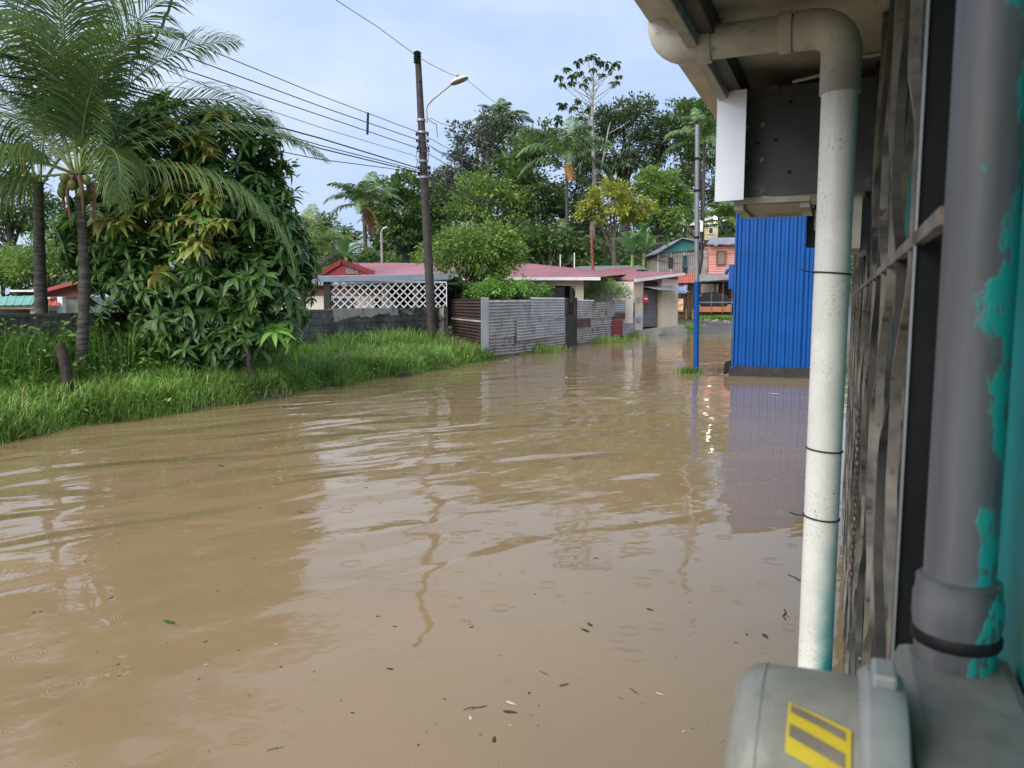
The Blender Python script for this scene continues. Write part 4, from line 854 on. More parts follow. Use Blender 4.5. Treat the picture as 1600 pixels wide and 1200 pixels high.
m = MB(); m.tube([D(667,192,YP-.12), D(666,170,YP-.12), D(668,164,YP-.14), D(675,156,YP-.2), D(690,143.5,YP-.3), D(707,130,YP-.4)], .035, 8); m.build('arm', M_zinc, sa, smooth=True)
ha_, hb_ = D(704, 132, YP-.4), D(731, 121, YP-.6); dd = (hb_-ha_).normalized(); sdv = dd.cross(Vector((0,0,1))).normalized(); upv = sdv.cross(dd); m = MB(); k = 10; L_ = (hb_-ha_).length; vs = []
for i in range(k+1):
    t_ = i/k; w_ = .19*math.sqrt(max(.02, 1-(2*t_-1.05)**2*.9)); hh = .12*math.sqrt(max(.02, 1-(2*t_-1)**2))
    for a in range(0, 181, 20): vs.append(ha_+dd*L_*t_+sdv*w_*math.cos(R(a))+upv*hh*math.sin(R(a)))
n_ = 10; m.add(vs, [(i*n_+j,(i+1)*n_+j,(i+1)*n_+j+1,i*n_+j+1) for i in range(k) for j in range(n_-1)]+[tuple(range(n_)), tuple(range(k*n_+n_-1,k*n_-1,-1))])
m.build('lamp_head', pm('pale lamp casting', (.62,.63,.66), (.5,.51,.54), 3, .5), sa, smooth=True)
m = MB(); ln = [ha_+dd*L_*t_+sdv*.17*s_*math.sqrt(max(.05,1-(2*t_-1)**2)) for s_, ts in ((1,[.05,.2,.4,.6,.8,.95]),(-1,[.95,.8,.6,.4,.2,.05])) for t_ in ts]; m.slab(ln, -upv*.03); m.build('lens', pm('dusty lamp lens', (.22,.19,.15), (.15,.13,.1), 6, .3), sa)
m = MB(); q = ha_.lerp(hb_,.45)+upv*.11; m.tube([q, q+Vector((0,0,.1))], .045, 8); m.build('photocell', pm('blue cell', (.1,.14,.4), None, 3, .4), sa)
NPOLE = sn(pb_)[1]
def wire(pix, label, r=.013, sag=0., group='overhead cables strung along the street', cat='cable', right=None, far=None):
    """pixels left of the pole lie in the vertical plane of the pole line; optional run to the right"""
    P = [N(x, y, NPOLE) for x, y in pix]
    P[-1] = D(pix[-1][0], pix[-1][1], YP-.15)
    d = (P[0]-P[1]); P = [P[0]+d.normalized()*7+Vector((0,0,.1))]+P
    Q = []
    for a, b_ in zip(P[:-1], P[1:]):
        for i in range(4): t_ = i/4; Q.append(a.lerp(b_, t_)-Vector((0,0,sag*4*t_*(1-t_))))
    Q.append(P[-1])
    if right:
        prev = P[-1]
        for (x, y, Y) in right:
            nx_ = D(x, y, Y)
            for i in range(1, 7): t_ = i/6; Q.append(prev.lerp(nx_, t_)-Vector((0,0,.012*(nx_-prev).length*4*t_*(1-t_))))
            prev = nx_
    m = MB(); m.tube(Q, r, 5); return tag(m.build('cable', M_wire), label, cat, group)
g1 = 'thin black overhead cable strung along the street from the utility pole'
wire([(525,0),(590,42),(652,88)], 'topmost thin wire running over the insulator of the utility pole', .010, right=[(730,125,33),(865,218,52)], group=None)
wire([(200,22),(327,78),(500,149),(657,208)], g1, .011, right=[(800,268,45),(1090,350,60)]); wire([(180,42),(290,88),(500,166),(657,220)], g1, .013, right=[(830,295,45),(1000,370,62)]); wire([(150,55),(240,93),(500,180),(657,233)], g1, .013, right=[(900,352,50),(1060,395,62)])
wire([(250,105),(393,163),(500,199),(650,244)], g1, .008)
g2 = 'thick black telephone cable strung low along the street'; 
wire([(0,84),(150,122),(330,170),(500,216),(657,264)], g2, .020, right=[(850,345,46),(1040,410,61)], group='thick cables low on the pole'); wire([(0,118),(160,138),(330,178),(500,227),(657,267)], g2, .014, right=[(820,352,42),(930,392,50)], group='thick cables low on the pole')
wire([(0,88),(150,127),(330,176),(500,232),(657,270)], g2, .018, right=[(900,372,50),(1060,412,61)], group='thick cables low on the pole')
wire([(400,229),(500,249),(600,262),(657,270)], g2, .012, right=[(780,318,40),(930,400,47)], group='thick cables low on the pole')
def span(pts, r, label, group='service wires among the trees', sag=.01):
    Q = []; P = [D(*p) for p in pts]
    for a, b_ in zip(P[:-1], P[1:]):
        for i in range(8): t_ = i/8; Q.append(a.lerp(b_, t_)-Vector((0,0,sag*(b_-a).length*4*t_*(1-t_))))
    Q.append(P[-1]); m = MB(); m.tube(Q, r, 5); return tag(m.build('service_wire', M_wire), label, 'wire', group)
sw = 'thin service wire crossing in front of the hillside trees'
span([(672,184,27),(700,196,30),(800,213,40),(1086,217,22)], .009, sw); span([(676,232,27),(760,275,34),(960,335,48)], .009, sw); span([(680,268,27),(800,330,38),(1030,398,60)], .011, sw)
span([(1088,265,21.7),(980,290,40),(870,300,58)], .008, sw); span([(1088,330,21.7),(1000,322,40),(820,320,58)], .008, sw); span([(1025,405,60),(1060,394,59),(1087,391,59)], .02, sw); span([(1030,401,60),(1100,397,59),(1150,396,59)], .018, sw)
span([(668,184,27),(682,194,27),(684,215,27)], .012, 'loose loop of wire hanging beside the top of the utility pole', None, .12)
span([(660,222,27),(650,262,27)], .010, 'short slanting wire tied under the crossing cables at the pole', None, .0)
for px, y0, y1 in ((575,176,210),(217,36,86)):
    n0 = NPOLE-.03; a, b_ = N(px, y0, n0), N(px-1, y1, n0); m = MB(); m.bar(a, b_, .045, .06); tag(m.build('cable_spacer', M_black), 'dark vertical cable spacer clamped across the three upper wires' if px > 400 else 'dark vertical cable spacer on the wires in front of the palm crown', 'spacer')
m = MB(); m.tube([N(x, y, NPOLE-.05) for x, y in ((268,0),(263,18),(258,25),(254,40),(246,52),(243,60),(236,68),(228,64))], .028, 6); tag(m.build('twisted_cable', M_wire, smooth=True), 'dark twisted loose cable hanging above the palm fronds', 'cable')
# slim blue and grey pole
YB_ = G(1088, 583).y; q0 = G(1088, 583)
bp_ = thing('slim_pole', (q0.x, q0.y, 0), 'slim steel pole, blue below and grey above, standing in the flood', 'pole')
zc = D(1088, 440, YB_).z; ztp = D(1088.5, 195, YB_).z; xt = D(1089.5, 195, YB_).x; xm = q0.x+(xt-q0.x)*zc/ztp
m = MB(); m.tube([(q0.x,q0.y,-.5),(xm,q0.y,zc)], [.078,.072], 14); m.build('blue_shaft', M_blue, bp_, smooth=True)
m = MB(); m.tube([(xm,q0.y,zc),(xt,q0.y,ztp)], [.07,.062], 14); m.build('grey_shaft', pm('grey galvanised pole', (.20,.21,.23), (.15,.155,.17), 3, .5, .3), bp_, smooth=True)
for y in (248, 298, 371): m = MB(); p = D(1088.7, y, YB_); m.tube([p+Vector((0,0,-.03)), p+Vector((0,0,.03))], .085, 12); m.build('band', M_black, bp_)
m = MB(); a = D(1094, 362.5, YB_-.05); b_ = D(1098.5, 345.5, YB_-.05); m.box(a.x, b_.x, YB_-.08, YB_+.08, a.z, b_.z); m.build('meter_box', M_whitep, bp_, bevel=.01)
m = MB(); m.tube([D(1096,344,YB_), D(1096,300,YB_), D(1094,260,YB_)], .025, 6); m.build('cable', M_wire, bp_); m = MB(); m.tube([D(1096,363,YB_), D(1097,400,YB_), D(1093,428,YB_)], .04, 6); m.build('cable', M_wire, bp_)
# red mast on the roof and thin rods
rm = MB(); rm.tube([D(926.5,424,48), D(925,390,48), D(924.5,358,48)], [.09,.08,.06], 8); tag(rm.build('red_mast', pm('red mast paint', (.25,.04,.035), (.16,.05,.04), 3, .6)), 'red mast with a bare top rising from the pink roof', 'mast')
for px, y0 in ((875.5,398),(897.5,395)): rm = MB(); rm.tube([D(px,425,56), D(px,y0,56)], .04, 6); tag(rm.build('pale_post', M_whitep), 'thin pale post standing behind the pink roofs', 'post', 'pale posts behind the roofs')
fp = thing('far_pole', D(597, 410, 55), 'thin grey pole with a small lamp behind the bungalow', 'pole'); m = MB(); m.tube([D(597,412,55), D(596,362,55)], .09, 8); m.build('shaft', M_greyboard, fp); m = MB(); m.tube([D(596,362,55), D(599,357,54.5), D(604,355,54)], .06, 6); m.build('lamp_arm', M_whitep, fp)
# old fence stumps on the bank
def stump(px, py, tx, ty, w, label, z=.12):
    b_ = G(px, py, z); tt_ = D(tx, ty, b_.y+.05); k = b_.y/FPX*w/2; m = MB(); rr = random.Random(px); pts = [b_-Vector((0,0,.3))]+[b_.lerp(tt_, i/5)+Vector((rr.uniform(-.012,.012),rr.uniform(-.012,.012),0)) for i in range(6)]
    m.tube(pts, [k*1.15,k*1.1,k*1.04,k,k*1.0,k*.95,k*.8], 9); return tag(m.build('post', pm('rotten dark post', (.028,.02,.019), (.06,.045,.04), 12, .9, bump=.01), smooth=True), label, 'post')
stump(113, 640, 95, 537, 17, 'thick dark leaning timber post among the grass below the palm'); stump(395, 612, 387, 541, 9, 'thin dark timber post standing in the grass under the mango tree')

# ================================================================ GRASS BANK
rng = np.random.default_rng(11)
def terrain_arr(P): return np.array([ground_z(x, y) for x, y in P])
def blades(P, Z, Ht, w, rng, lean=.5):
    n = len(P); a = rng.uniform(0,2*np.pi,n); ln = rng.uniform(.15,1,n)*lean; dx = np.cos(a)*ln; dy = np.sin(a)*ln
    sx_ = -np.sin(a+rng.normal(0,.5,n))*w/2; sy_ = np.cos(a)*w/2; B = np.column_stack([P, Z])
    def pt(f, g): return B+np.column_stack([dx*Ht*g, dy*Ht*g, Ht*f])
    S = np.column_stack([sx_, sy_, np.zeros(n)])
    p0, p1, p2 = B, pt(.62,.35), pt(.88 ,1.0); V = np.stack([p0-S, p0+S, p1-S*.8, p1+S*.8, p2], 1).reshape(-1,3); i = np.arange(n)*5
    return V, np.concatenate([np.stack([i,i+1,i+3],1), np.stack([i,i+3,i+2],1), np.stack([i+2,i+3,i+4],1)])
def field(n, s0, s1, n0, n1, hmin, hmax, w, clump, rng, dens=None, lean=.5):
    nc = max(1, n//clump); cs_ = rng.uniform(s0,s1,nc); cn_ = rng.uniform(n0,n1,nc)
    k = rng.integers(0,nc,n); s = cs_[k]+rng.normal(0,.09,n); nn_ = cn_[k]+rng.normal(0,.09,n); hc = rng.uniform(.6,1.25,nc)[k]
    P = np.column_stack([s*SA-nn_*CA, s*CA+nn_*SA]); Z = terrain_arr(P); ok = (Z > -.22) & (nn_ < 14.25); P, Z, hc = P[ok], Z[ok], hc[ok]
    return blades(P, Z-.02, rng.uniform(hmin,hmax,len(P))*hc, w, rng, lean)
def joinVF(L): 
    Vs, Fs, b = [], [], 0
    for V, F in L: Vs.append(V); Fs.append(F+b); b += len(V)
    return np.concatenate(Vs), np.concatenate(Fs)
L_grass = leafm('wet grass', (.10,.24,.035), (.29,.44,.09), .42, .35, (.45,.42,.17), .95)
V, F = joinVF([field(42000, 4.5, 17, 10.85, 14.3, .12, .42, .018, 26, rng, lean=.95), field(30000, 15, 25.4, 10.9, 14.3, .14, .46, .020, 26, rng, lean=.9), field(12000, 5, 25, 10.8, 11.6, .10, .28, .014, 12, rng, lean=.9), field(5000, 6, 25, 12.8, 14.2, .4, .85, .02, 30, rng, lean=.7)])
tag(np_obj('grass', V, F, L_grass, origin=(0,0,0)), 'wet green grass covering the bank beside the flood', 'grass', kind='stuff')
L_drown = leafm('muddy drowned grass', (.11,.12,.045), (.24,.20,.09), .6, .2)
V, F = joinVF([field(3200, 5, 25, 10.45, 11.1, .12, .34, .016, 9, np.random.default_rng(91), lean=1.3), field(900, 5, 25, 11.0, 13, .3, .6, .014, 6, np.random.default_rng(92), lean=.9)])
tag(np_obj('drowned_grass', V, F, L_drown, origin=(0,0,0)), 'muddy flattened grass stems half drowned along the water edge', 'grass', kind='stuff')
L_weed = leafm('broad weed leaf', (.07,.20,.035), (.22,.38,.075), .45, .3)
def weeds(n, s0, s1, n0, n1, h, L, seed):
    r = np.random.default_rng(seed); nc = n//18; k = r.integers(0,nc,n); s = r.uniform(s0,s1,nc)[k]+r.normal(0,.13,n); q = r.uniform(n0,n1,nc)[k]+r.normal(0,.13,n); hh = r.uniform(.3,1,nc)[k]*h
    P = np.column_stack([s*SA-q*CA, s*CA+q*SA]); Z = terrain_arr(P); ok = Z > -.05; C = np.column_stack([P, Z+r.uniform(0,1,n)*hh])[ok]; m_ = len(C); dr = unit(r.normal(0,1,(m_,3))*np.array([1,1,.5])+np.array([0,0,.2])); return leaf_tris(C, dr, L*r.uniform(.6,1.4,m_), .45, r)
V, F = joinVF([weeds(9000, 5, 25, 11.0, 14.2, .28, .10, 1), weeds(4500, 6, 12, 12.9, 14.2, .8, .13, 2), weeds(3500, 7, 12.5, 13.5, 14.25, 1.35, .15, 6), field(2500, 7, 12.5, 13.2, 14.2, .7, 1.25, .022, 30, rng, lean=.6), weeds(3500, 5, 25, 10.7, 11.7, .22, .11, 3), weeds(5000, 5, 25, 11.0, 14.0, .30, .12, 4)])
tag(np_obj('weeds', V, F, L_weed, origin=(0,0,0)), 'low broad leaved weeds mixed into the grass bank', 'weeds', kind='stuff')
V, F = weeds(700, 20.6, 21.6, 13.7, 14.2, .75, .16, 9); tag(np_obj('weed_clump', V, F, L_light), 'bright leafy weed clump against the blackened block wall', 'weeds')
# tufts at the fence foot, at the slim pole and on the far verge
def tuft(name, label, pos, n, rad, h, seed, group=None, cat='grass tuft'):
    r = np.random.default_rng(seed); P = np.array([[pos.x, pos.y]])+r.normal(0,1,(n,2))*np.array(rad); V, F = blades(P, np.full(n, max(-.03, pos.z)), r.uniform(.4,1,n)*h, .022, r, .8); return tag(np_obj(name, V, F, L_grass, origin=(pos.x,pos.y,pos.z)), label, cat, group)
tuft('grass_tuft', 'small grass tuft at the foot of the slim blue pole', q0+Vector((-.22,-.05,0)), 260, (.16,.1), .28, 21)
tuft('grass_tuft', 'grass tuft at the water line under the patched grey fence sheets', N(842, 549, NF-.12), 500, (.55,.28), .42, 22); tuft('grass_tuft', 'wide grass tuft growing before the fence sheets beside the bright red sheet', N(935, 534, NF-.15), 600, (1.0,.4), .45, 23); tuft('grass_tuft', 'grass tuft at the shop end of the patchwork fence', N(981, 526, NF-.12), 260, (.6,.3), .3, 24)
vg = np.random.default_rng(5); P = np.array([[D(x, y, Yv).x, Yv] for x, y, Yv in [(vg.uniform(1026,1086),500,None) for _ in range(0)]]+[[0,0]])
xs = vg.uniform(0,1,2600); p0 = G(1022, 521, .06); p1 = D(1088, 503, 53.5); P = np.column_stack([p0.x+(p1.x-p0.x)*xs, p0.y+(p1.y-p0.y)*xs])+vg.normal(0,.28,(2600,2)); V, F = blades(P, terrain_arr(P), vg.uniform(.1,.3,2600), .05, vg, .8)
tag(np_obj('verge_grass', V, F, L_grass, origin=(0,0,0)), 'strip of short grass along the edge of the dry road', 'grass', kind='stuff')
P = np.column_stack([vg.uniform(D(1090,480,56).x, D(1156,480,56).x, 5000), vg.uniform(57.0,58.6,5000)]); V, F = blades(P, terrain_arr(P), vg.uniform(.12,.4,5000), .05, vg, .7)
tag(np_obj('lawn_grass', V, F, L_grass, origin=(0,0,0)), 'short bright lawn in front of the low orange wall', 'grass', kind='stuff')
M_rub = pm('pale rubble', (.30,.28,.25), (.18,.17,.15), 4, .8)
rr = random.Random(8)
for i in range(11):
    x = D(rr.uniform(1108,1152),492,55).x; y = rr.uniform(55.4,57.0); m = MB(); s_ = rr.uniform(.08,.22); h_ = rr.uniform(.04,.12); m.lathe([(.02,-.02),(s_,0),(s_*1.05,h_*.4),(s_*.6,h_),(.02,h_*1.05)], (x,y,ground_z(x,y)), k=5); m.v = [(a+rr.uniform(-.05,.05), b_+rr.uniform(-.05,.05), c_) for a, b_, c_ in m.v]; tag(m.build('rubble_stone', M_rub), 'pale stone of the rubble heap beside the dry road', 'stone', 'rubble stones beside the dry road')
sp0 = Wl(46, 10.6, 0); m = MB(); m.slab([D(995,519,45.6), D(1030,513,46.6), SD0+Vector((.4,-.3,0)), SD0+Vector((0,.5,0)), SA0+Vector((0,.6,0))], (0,0,-.4)); o = m.build('pavement', M_slab); tag(o, kind='structure')

# ================================================================ NEAR PALMS AND MANGO TREE
YPm = 14.6
pbase = Vector((D(118,575,YPm).x, YPm, .15)); pcr = D(122, 272, YPm)
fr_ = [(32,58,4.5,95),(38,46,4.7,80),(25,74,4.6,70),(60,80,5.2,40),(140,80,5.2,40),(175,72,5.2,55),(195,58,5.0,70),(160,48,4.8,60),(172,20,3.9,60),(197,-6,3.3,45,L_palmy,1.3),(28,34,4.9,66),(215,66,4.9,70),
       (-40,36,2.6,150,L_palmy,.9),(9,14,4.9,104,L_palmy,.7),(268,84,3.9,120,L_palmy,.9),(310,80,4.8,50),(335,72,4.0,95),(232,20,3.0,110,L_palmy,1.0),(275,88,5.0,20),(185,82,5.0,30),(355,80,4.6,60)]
cp_ = palm('coconut_palm', 'tall coconut palm with wide arching fronds above the mango tree', pbase, pcr, fr_, L_palm, 3, .092, nl=84, ll=1.1, w=.034, hang=.36, lean=.12)
rng = np.random.default_rng(31)
for i in range(5):                             # dry sheaths and hanging dead frond stalks under the crown
    a = R(200+i*55); p = pcr+Vector((math.cos(a)*.12,math.sin(a)*.12,-.05)); m = MB(); m.tube([p, p+Vector((math.cos(a)*.16,math.sin(a)*.16,-.3)), p+Vector((math.cos(a)*.12,math.sin(a)*.12,-.75-.2*(i%2)))], [.05,.035,.012], 5); m.build('dry_sheath', M_rachdead, cp_)
mcoc = None
for i in range(9):
    a = R(150+i*33); p = pcr+Vector((math.cos(a)*.24-.05,math.sin(a)*.24,-.12-.12*(i%3))); m = MB(); m.lathe([(.01,-.1),(.055,-.07),(.08,0),(.06,.07),(.02,.1)], p, k=10); m.build('coconut', pm('green coconut', (.12,.17,.03), (.2,.2,.05), 5, .45), cp_, smooth=True)
b2 = Vector((D(68,540,15.6).x, 15.6, .2)); c2 = D(60, 285, 15.8)
palm('coconut_palm', 'coconut palm with a straight ringed trunk close to the block wall', b2, c2, [(170,35,3.4,80),(200,55,3.5,80),(140,60,3.4,70),(100,70,3.2,60),(220,20,3.2,90),(60,60,3.3,80),(180,5,3.0,70),(250,60,3.2,100)], L_palm, 5, .115, nl=60, ll=.75, hang=.4, lean=-.04)
# dead hanging frond by the trunk
palm_d = MB()
YM = 17.0
mb_ = Vector((D(300,560,YM).x, YM+.2, .3)); mg = thing('mango_tree', mb_, 'dense dark green mango tree with pale young leaf clusters on the grass bank', 'tree')
rng = np.random.default_rng(17)
def rosette(nl, L, r, hang=.35):
    Vs = []; Fs = []; b = 0
    for i in range(nl):
        a = 2*math.pi*i/nl*1.618*1.0+r.normal(0,.25); el = r.uniform(-.5,.65); le = L*r.uniform(.6,1.15); d = np.array([math.cos(a)*math.cos(el), math.sin(a)*math.cos(el), math.sin(el)]); sd = np.array([-math.sin(a), math.cos(a), 0]); nm = np.cross(d, sd); nm = nm if nm[2] > 0 else -nm
        w = le*.27; pts = []
        for t_, ww, dr in ((.05,.12,0),(.3,.85,-.01),(.62,.9,-.06),(1,.02,-.20)):
            c_ = d*le*t_+np.array([0,0,dr*le*(1+hang)]); pts += [c_-sd*w/2*ww+nm*w*.16*ww, c_, c_+sd*w/2*ww+nm*w*.16*ww]
        Vs += pts
        for k in range(3):
            o_ = b+k*3; Fs += [(o_,o_+1,o_+4,o_+3),(o_+1,o_+2,o_+5,o_+4)]
        b += 12
    return np.array(Vs), np.array(Fs)
ros = [rosette(n_, l_, rng, h_) for n_, l_, h_ in ((12,.34,.3),(9,.38,.8),(14,.24,.2),(8,.40,1.3),(12,.28,.5))]; rosy = [rosette(10, .36, rng, 1.8) for _ in range(3)]
ells = [PE(305,395,160,165,YM,.75), PE(275,275,105,110,YM,.8), PE(402,410,82,140,YM,.8), PE(350,275,92,95,YM,.8), PE(185,375,80,80,YM-.3,.8), PE(325,505,112,70,YM-.2,.8)]
def outside(p):
    best = 9
    for e in ells: best = min(best, math.sqrt(sum(((p[i]-e[0][i])/e[i+1])**2 for i in range(3))))
    return best
pts = []
while len(pts) < 1050:
    e = ells[rng.choice(len(ells), p=[.34,.14,.17,.09,.1,.16])]; d = unit(rng.normal(0,1,(1,3)))[0]; p = np.array(e[0])+d*np.array(e[1:4])*rng.uniform(.84,1.08)
    if outside(p) > .86 and p[2] > .75: pts.append((p, d))
sc_ = [(p[1]+rng.uniform(0,.4), i) for i, (p, d) in enumerate(pts)]; near = [i for _, i in sorted(sc_)[:300]]; nearset = set(near)
mes = [np_mesh('leaf_cluster', v, f, L_mango) for v, f in ros]; mesy = [np_mesh('young_leaf_cluster', v, f, L_young) for v, f in rosy]; mesb = [np_mesh('leaf_cluster', v, f, L_bright) for v, f in rosy]
young = [(310,215),(335,240),(225,330),(290,300),(345,320),(300,350),(320,380),(326,225),(245,185),(300,235),(345,180),(330,300),(318,345),(305,380),(340,365),(180,300),(200,350),(265,370),(250,430),(360,345),(185,345),(320,320),(350,190),(270,210)]; brightp = [(270,165),(240,175),(255,190),(210,190),(300,205),(315,330),(330,335),(120,345),(440,520),(455,530),(250,160)]
joinL = []
for i, (p, d) in enumerate(pts):
    Rm = Matrix.Rotation(rng.uniform(0,6.28), 4, 'Z') @ Matrix.Rotation(rng.normal(0,.3), 4, 'X'); out_ = Vector(d); tl = Vector((0,0,1)).rotation_difference((Vector((0,0,1))*.8+out_*.9).normalized()).to_matrix().to_4x4(); Rm = tl @ Rm
    if i in nearset:
        o = bpy.data.objects.new('leaf_cluster', mes[rng.integers(0,5)]); link(o, mg, Vector(p)); o.rotation_euler = Rm.to_euler(); s_ = rng.uniform(.8,1.2); o.scale = (s_,)*3
    else:
        v, f = ros[rng.integers(0,5)]; joinL.append((v @ np.array(Rm.to_3x3()).T*rng.uniform(.8,1.2)+p, f))
V, F = joinVF(joinL); o = np_obj('crown', V, F, L_mango, mg); o['kind'] = 'stuff'
def surf_depth(px, py):
    """front surface of the crown along a pixel direction"""
    best = None; d = ray(px, py)
    for Y in np.arange(YM-3, YM+2, .04):
        p = CAMP+d*(Y/d.y)
        if outside(p) < 1.0: return p-Vector((0,.22,-.04))
    return D(px, py, YM-.4)
for lst, ms in ((young, mesy), (brightp, mesb)):
    for px, py in lst:
        for j in range(2):
            p = surf_depth(px+rng.normal(0,7), py+rng.normal(0,7)); o = bpy.data.objects.new('young_leaf_cluster', ms[rng.integers(0,3)]); link(o, mg, p); o.rotation_euler = (rng.normal(0,.3), rng.normal(0,.3), rng.uniform(0,6.28)); s_ = rng.uniform(.95,1.4); o.scale = (s_,)*3
(V, F), _ = crown([(e[0], e[1]*.82, e[2]*.82, e[3]*.82) for e in ells], 200, 17000, .22, rng, .14, .35); o = np_obj('inner_leaves', V, F, L_mango, mg); o['kind'] = 'stuff'
m = MB(); m.tube([mb_, mb_+Vector((.1,0,1.0)), Vector(ells[0][0]), Vector(ells[1][0])], [.2,.17,.12,.03], 10)
for e in ells[2:]: m.tube([mb_+Vector((.08,0,.9)), (mb_+Vector(e[0]))*.5+Vector((0,0,.4)), Vector(e[0])], [.1,.07,.02], 7)
m.build('trunk', M_bark, mg, smooth=True)
# hanging dead frond over the mango's right shoulder
# ================================================================ TREES BEHIND
T = tree; gT = 'trees on the hillside'
T('shade_tree', 'bright yellow green tree in front of the pink roof beside the utility pole', [PE(735,395,72,38,35,1), PE(760,372,45,26,35.5,1), PE(690,402,36,26,34.6,1), PE(790,400,32,28,35.5,1), PE(735,420,58,20,34.8,1)], L_light, .17, 12500, 190, 41, 755, .13, cr=.13, limbs=14)
T('round_mango', 'large round dark green mango tree behind the pink roof', [PE(632,340,58,62,68), PE(600,330,34,40,67), PE(660,330,34,44,68), PE(640,300,34,28,67), PE(625,375,52,28,67)], L_mid, .42, 9000, 150, 42, trunk_r=.4, cr=.13)
T('distant_tree', 'small rounded green tree far off behind the pale grey roof', [PE(508,366,40,26,95), PE(530,375,25,22,95), PE(480,382,24,16,93)], L_mid, .5, 3500, 60, 43, trunk_r=.4)
T('distant_tree', 'low light green far tree between the dark mango and the pale grey roof', [PE(478,400,34,22,60), PE(505,404,28,16,60)], L_light, .35, 2500, 50, 44, trunk_r=.2)
T('hill_tree', 'dark feathery tall tree on the hill behind the street lamp', [PE(745,235,48,55,82), PE(800,240,55,50,84), PE(715,270,30,35,82), PE(770,290,60,40,83), PE(770,205,40,28,83)], L_grey, .42, 10000, 190, 45, trunk_r=.5, cr=.12, group=gT)
T('hill_tree', 'mid green leafy tree below the hilltop palm', [PE(770,315,55,38,72), PE(730,330,42,34,71), PE(748,292,34,26,72), PE(790,340,40,34,72)], L_light, .36, 7000, 130, 46, trunk_r=.35, group=gT)
T('hill_tree', 'tall green tree with upright glossy leaves beside the drooping palm', [PE(830,260,44,50,76), PE(845,225,30,28,76), PE(840,320,46,50,75), PE(815,300,34,40,75), PE(822,360,40,35,74)], L_mid, .45, 9000, 150, 47, trunk_r=.4, group=gT)
T('hill_tree', 'big dark tree with fine leaves behind the pale trunked tree', [PE(975,220,60,58,92), PE(1000,185,40,34,92), PE(935,210,45,40,92), PE(960,280,70,45,91), PE(1010,240,34,40,92), PE(925,250,40,40,92)], L_dark, .45, 13000, 240, 48, trunk_r=.6, cr=.12, group=gT)
T('hill_tree', 'tall mid green tree behind the grey top of the slim pole', [PE(1078,195,42,38,95), PE(1060,230,34,44,95), PE(1100,230,30,60,95), PE(1085,180,28,22,95)], L_mid, .45, 8000, 140, 49, trunk_r=.5, group=gT)
T('hill_tree', 'bright green tree standing between the yellow green tree and the slim pole', [PE(1030,295,38,34,70), PE(1045,320,34,40,70), PE(1010,275,22,18,70), PE(1030,345,40,28,69)], L_light, .34, 7000, 120, 50, trunk_r=.3, group=gT)
T('hill_tree', 'yellow green tree with spreading crown around the pale trunk', [PE(960,320,44,32,66), PE(925,335,24,18,66), PE(990,335,34,24,66), PE(955,300,28,18,66)], L_yel, .32, 5000, 110, 51, trunk_r=.25, group=gT)
T('hill_tree', 'dark tree filling the gap between the banana plants and the tall hill trees', [PE(880,330,50,55,80), PE(900,380,60,40,78), PE(1080,300,45,60,90), PE(1075,350,40,25,86)], L_dark, .45, 8000, 130, 52, trunk_r=.4, group=gT)
T('hill_tree', 'shadowy tree low behind the annex roofs', [PE(860,385,48,32,66), PE(810,375,34,36,66), PE(900,395,34,24,66), PE(690,385,40,30,66)], L_mid, .36, 6000, 110, 53, trunk_r=.3, group=gT)
T('hill_tree', 'deep green hill tree behind the round mango', [PE(700,330,36,50,90), PE(690,300,26,26,92), PE(655,375,50,26,80)], L_dark, .45, 4500, 80, 54, trunk_r=.4, group=gT)
T('left_tree', 'dark broad tree far behind the coconut palms', [PE(10,310,60,42,44), PE(-30,340,60,60,44), PE(60,350,50,50,45)], L_mid, .26, 7000, 120, 55, trunk_r=.3)
T('left_tree', 'bright leafy hedge tree behind the red gable house', [PE(70,415,60,28,37), PE(130,425,50,26,38), PE(10,420,50,30,37), PE(100,385,46,26,39)], L_light, .2, 7000, 120, 56, trunk_r=.18)
T('left_tree', 'mid green tree filling in behind the mango trunk', [PE(190,420,80,50,36), PE(130,380,50,40,36)], L_mid, .24, 5000, 90, 57, trunk_r=.2)
T('left_tree', 'shaded tree behind the lattice patio roof', [PE(455,400,30,26,50), PE(560,405,40,14,58), PE(520,405,30,16,56)], L_mid, .3, 3000, 60, 58, trunk_r=.2)
T('hill_tree', 'drooping green tree at the edge of the blue hut beyond the lamp', [PE(1135,310,40,40,98), PE(1150,350,40,30,96), PE(1120,365,26,16,92)], L_mid, .45, 4500, 80, 59, trunk_r=.4, group=gT)
T('left_tree', 'low dense bush mass behind the green roofed house', [PE(0,425,60,32,42), PE(-40,420,60,40,42), PE(60,430,60,28,42), PE(130,440,60,26,42)], L_mid, .26, 7000, 110, 63, trunk_r=.12)
# vine hedge and bush on the fence
T('vine_hedge', 'dense green vine hedge spilling over the corrugated fence', [PE(765,455,32,11,33.2,1), PE(805,453,34,12,34.5,1), PE(838,458,20,9,35.5,1), PE(775,448,22,9,34,1), PE(745,462,16,8,32.5,1)], L_bright, .13, 6500, 110, 60, trunk_r=.05, cat='hedge', cr=.16, flat=.9)
T('fine_bush', 'loose fine leaved bush growing over the patchwork fence', [PE(945,453,30,17,41.5,1), PE(925,460,20,12,41,1), PE(968,460,18,12,42.5,1)], L_light, .14, 4500, 90, 61, trunk_r=.05, cat='bush', wr=.22, cr=.18, up=.9, flat=1)
T('creeper', 'green creeper hanging between the yellow green tree and the vine hedge', [PE(780,430,10,16,34.2,1), PE(712,445,12,14,33.5,1)], L_light, .14, 900, 24, 62, trunk_r=.04, cat='creeper')
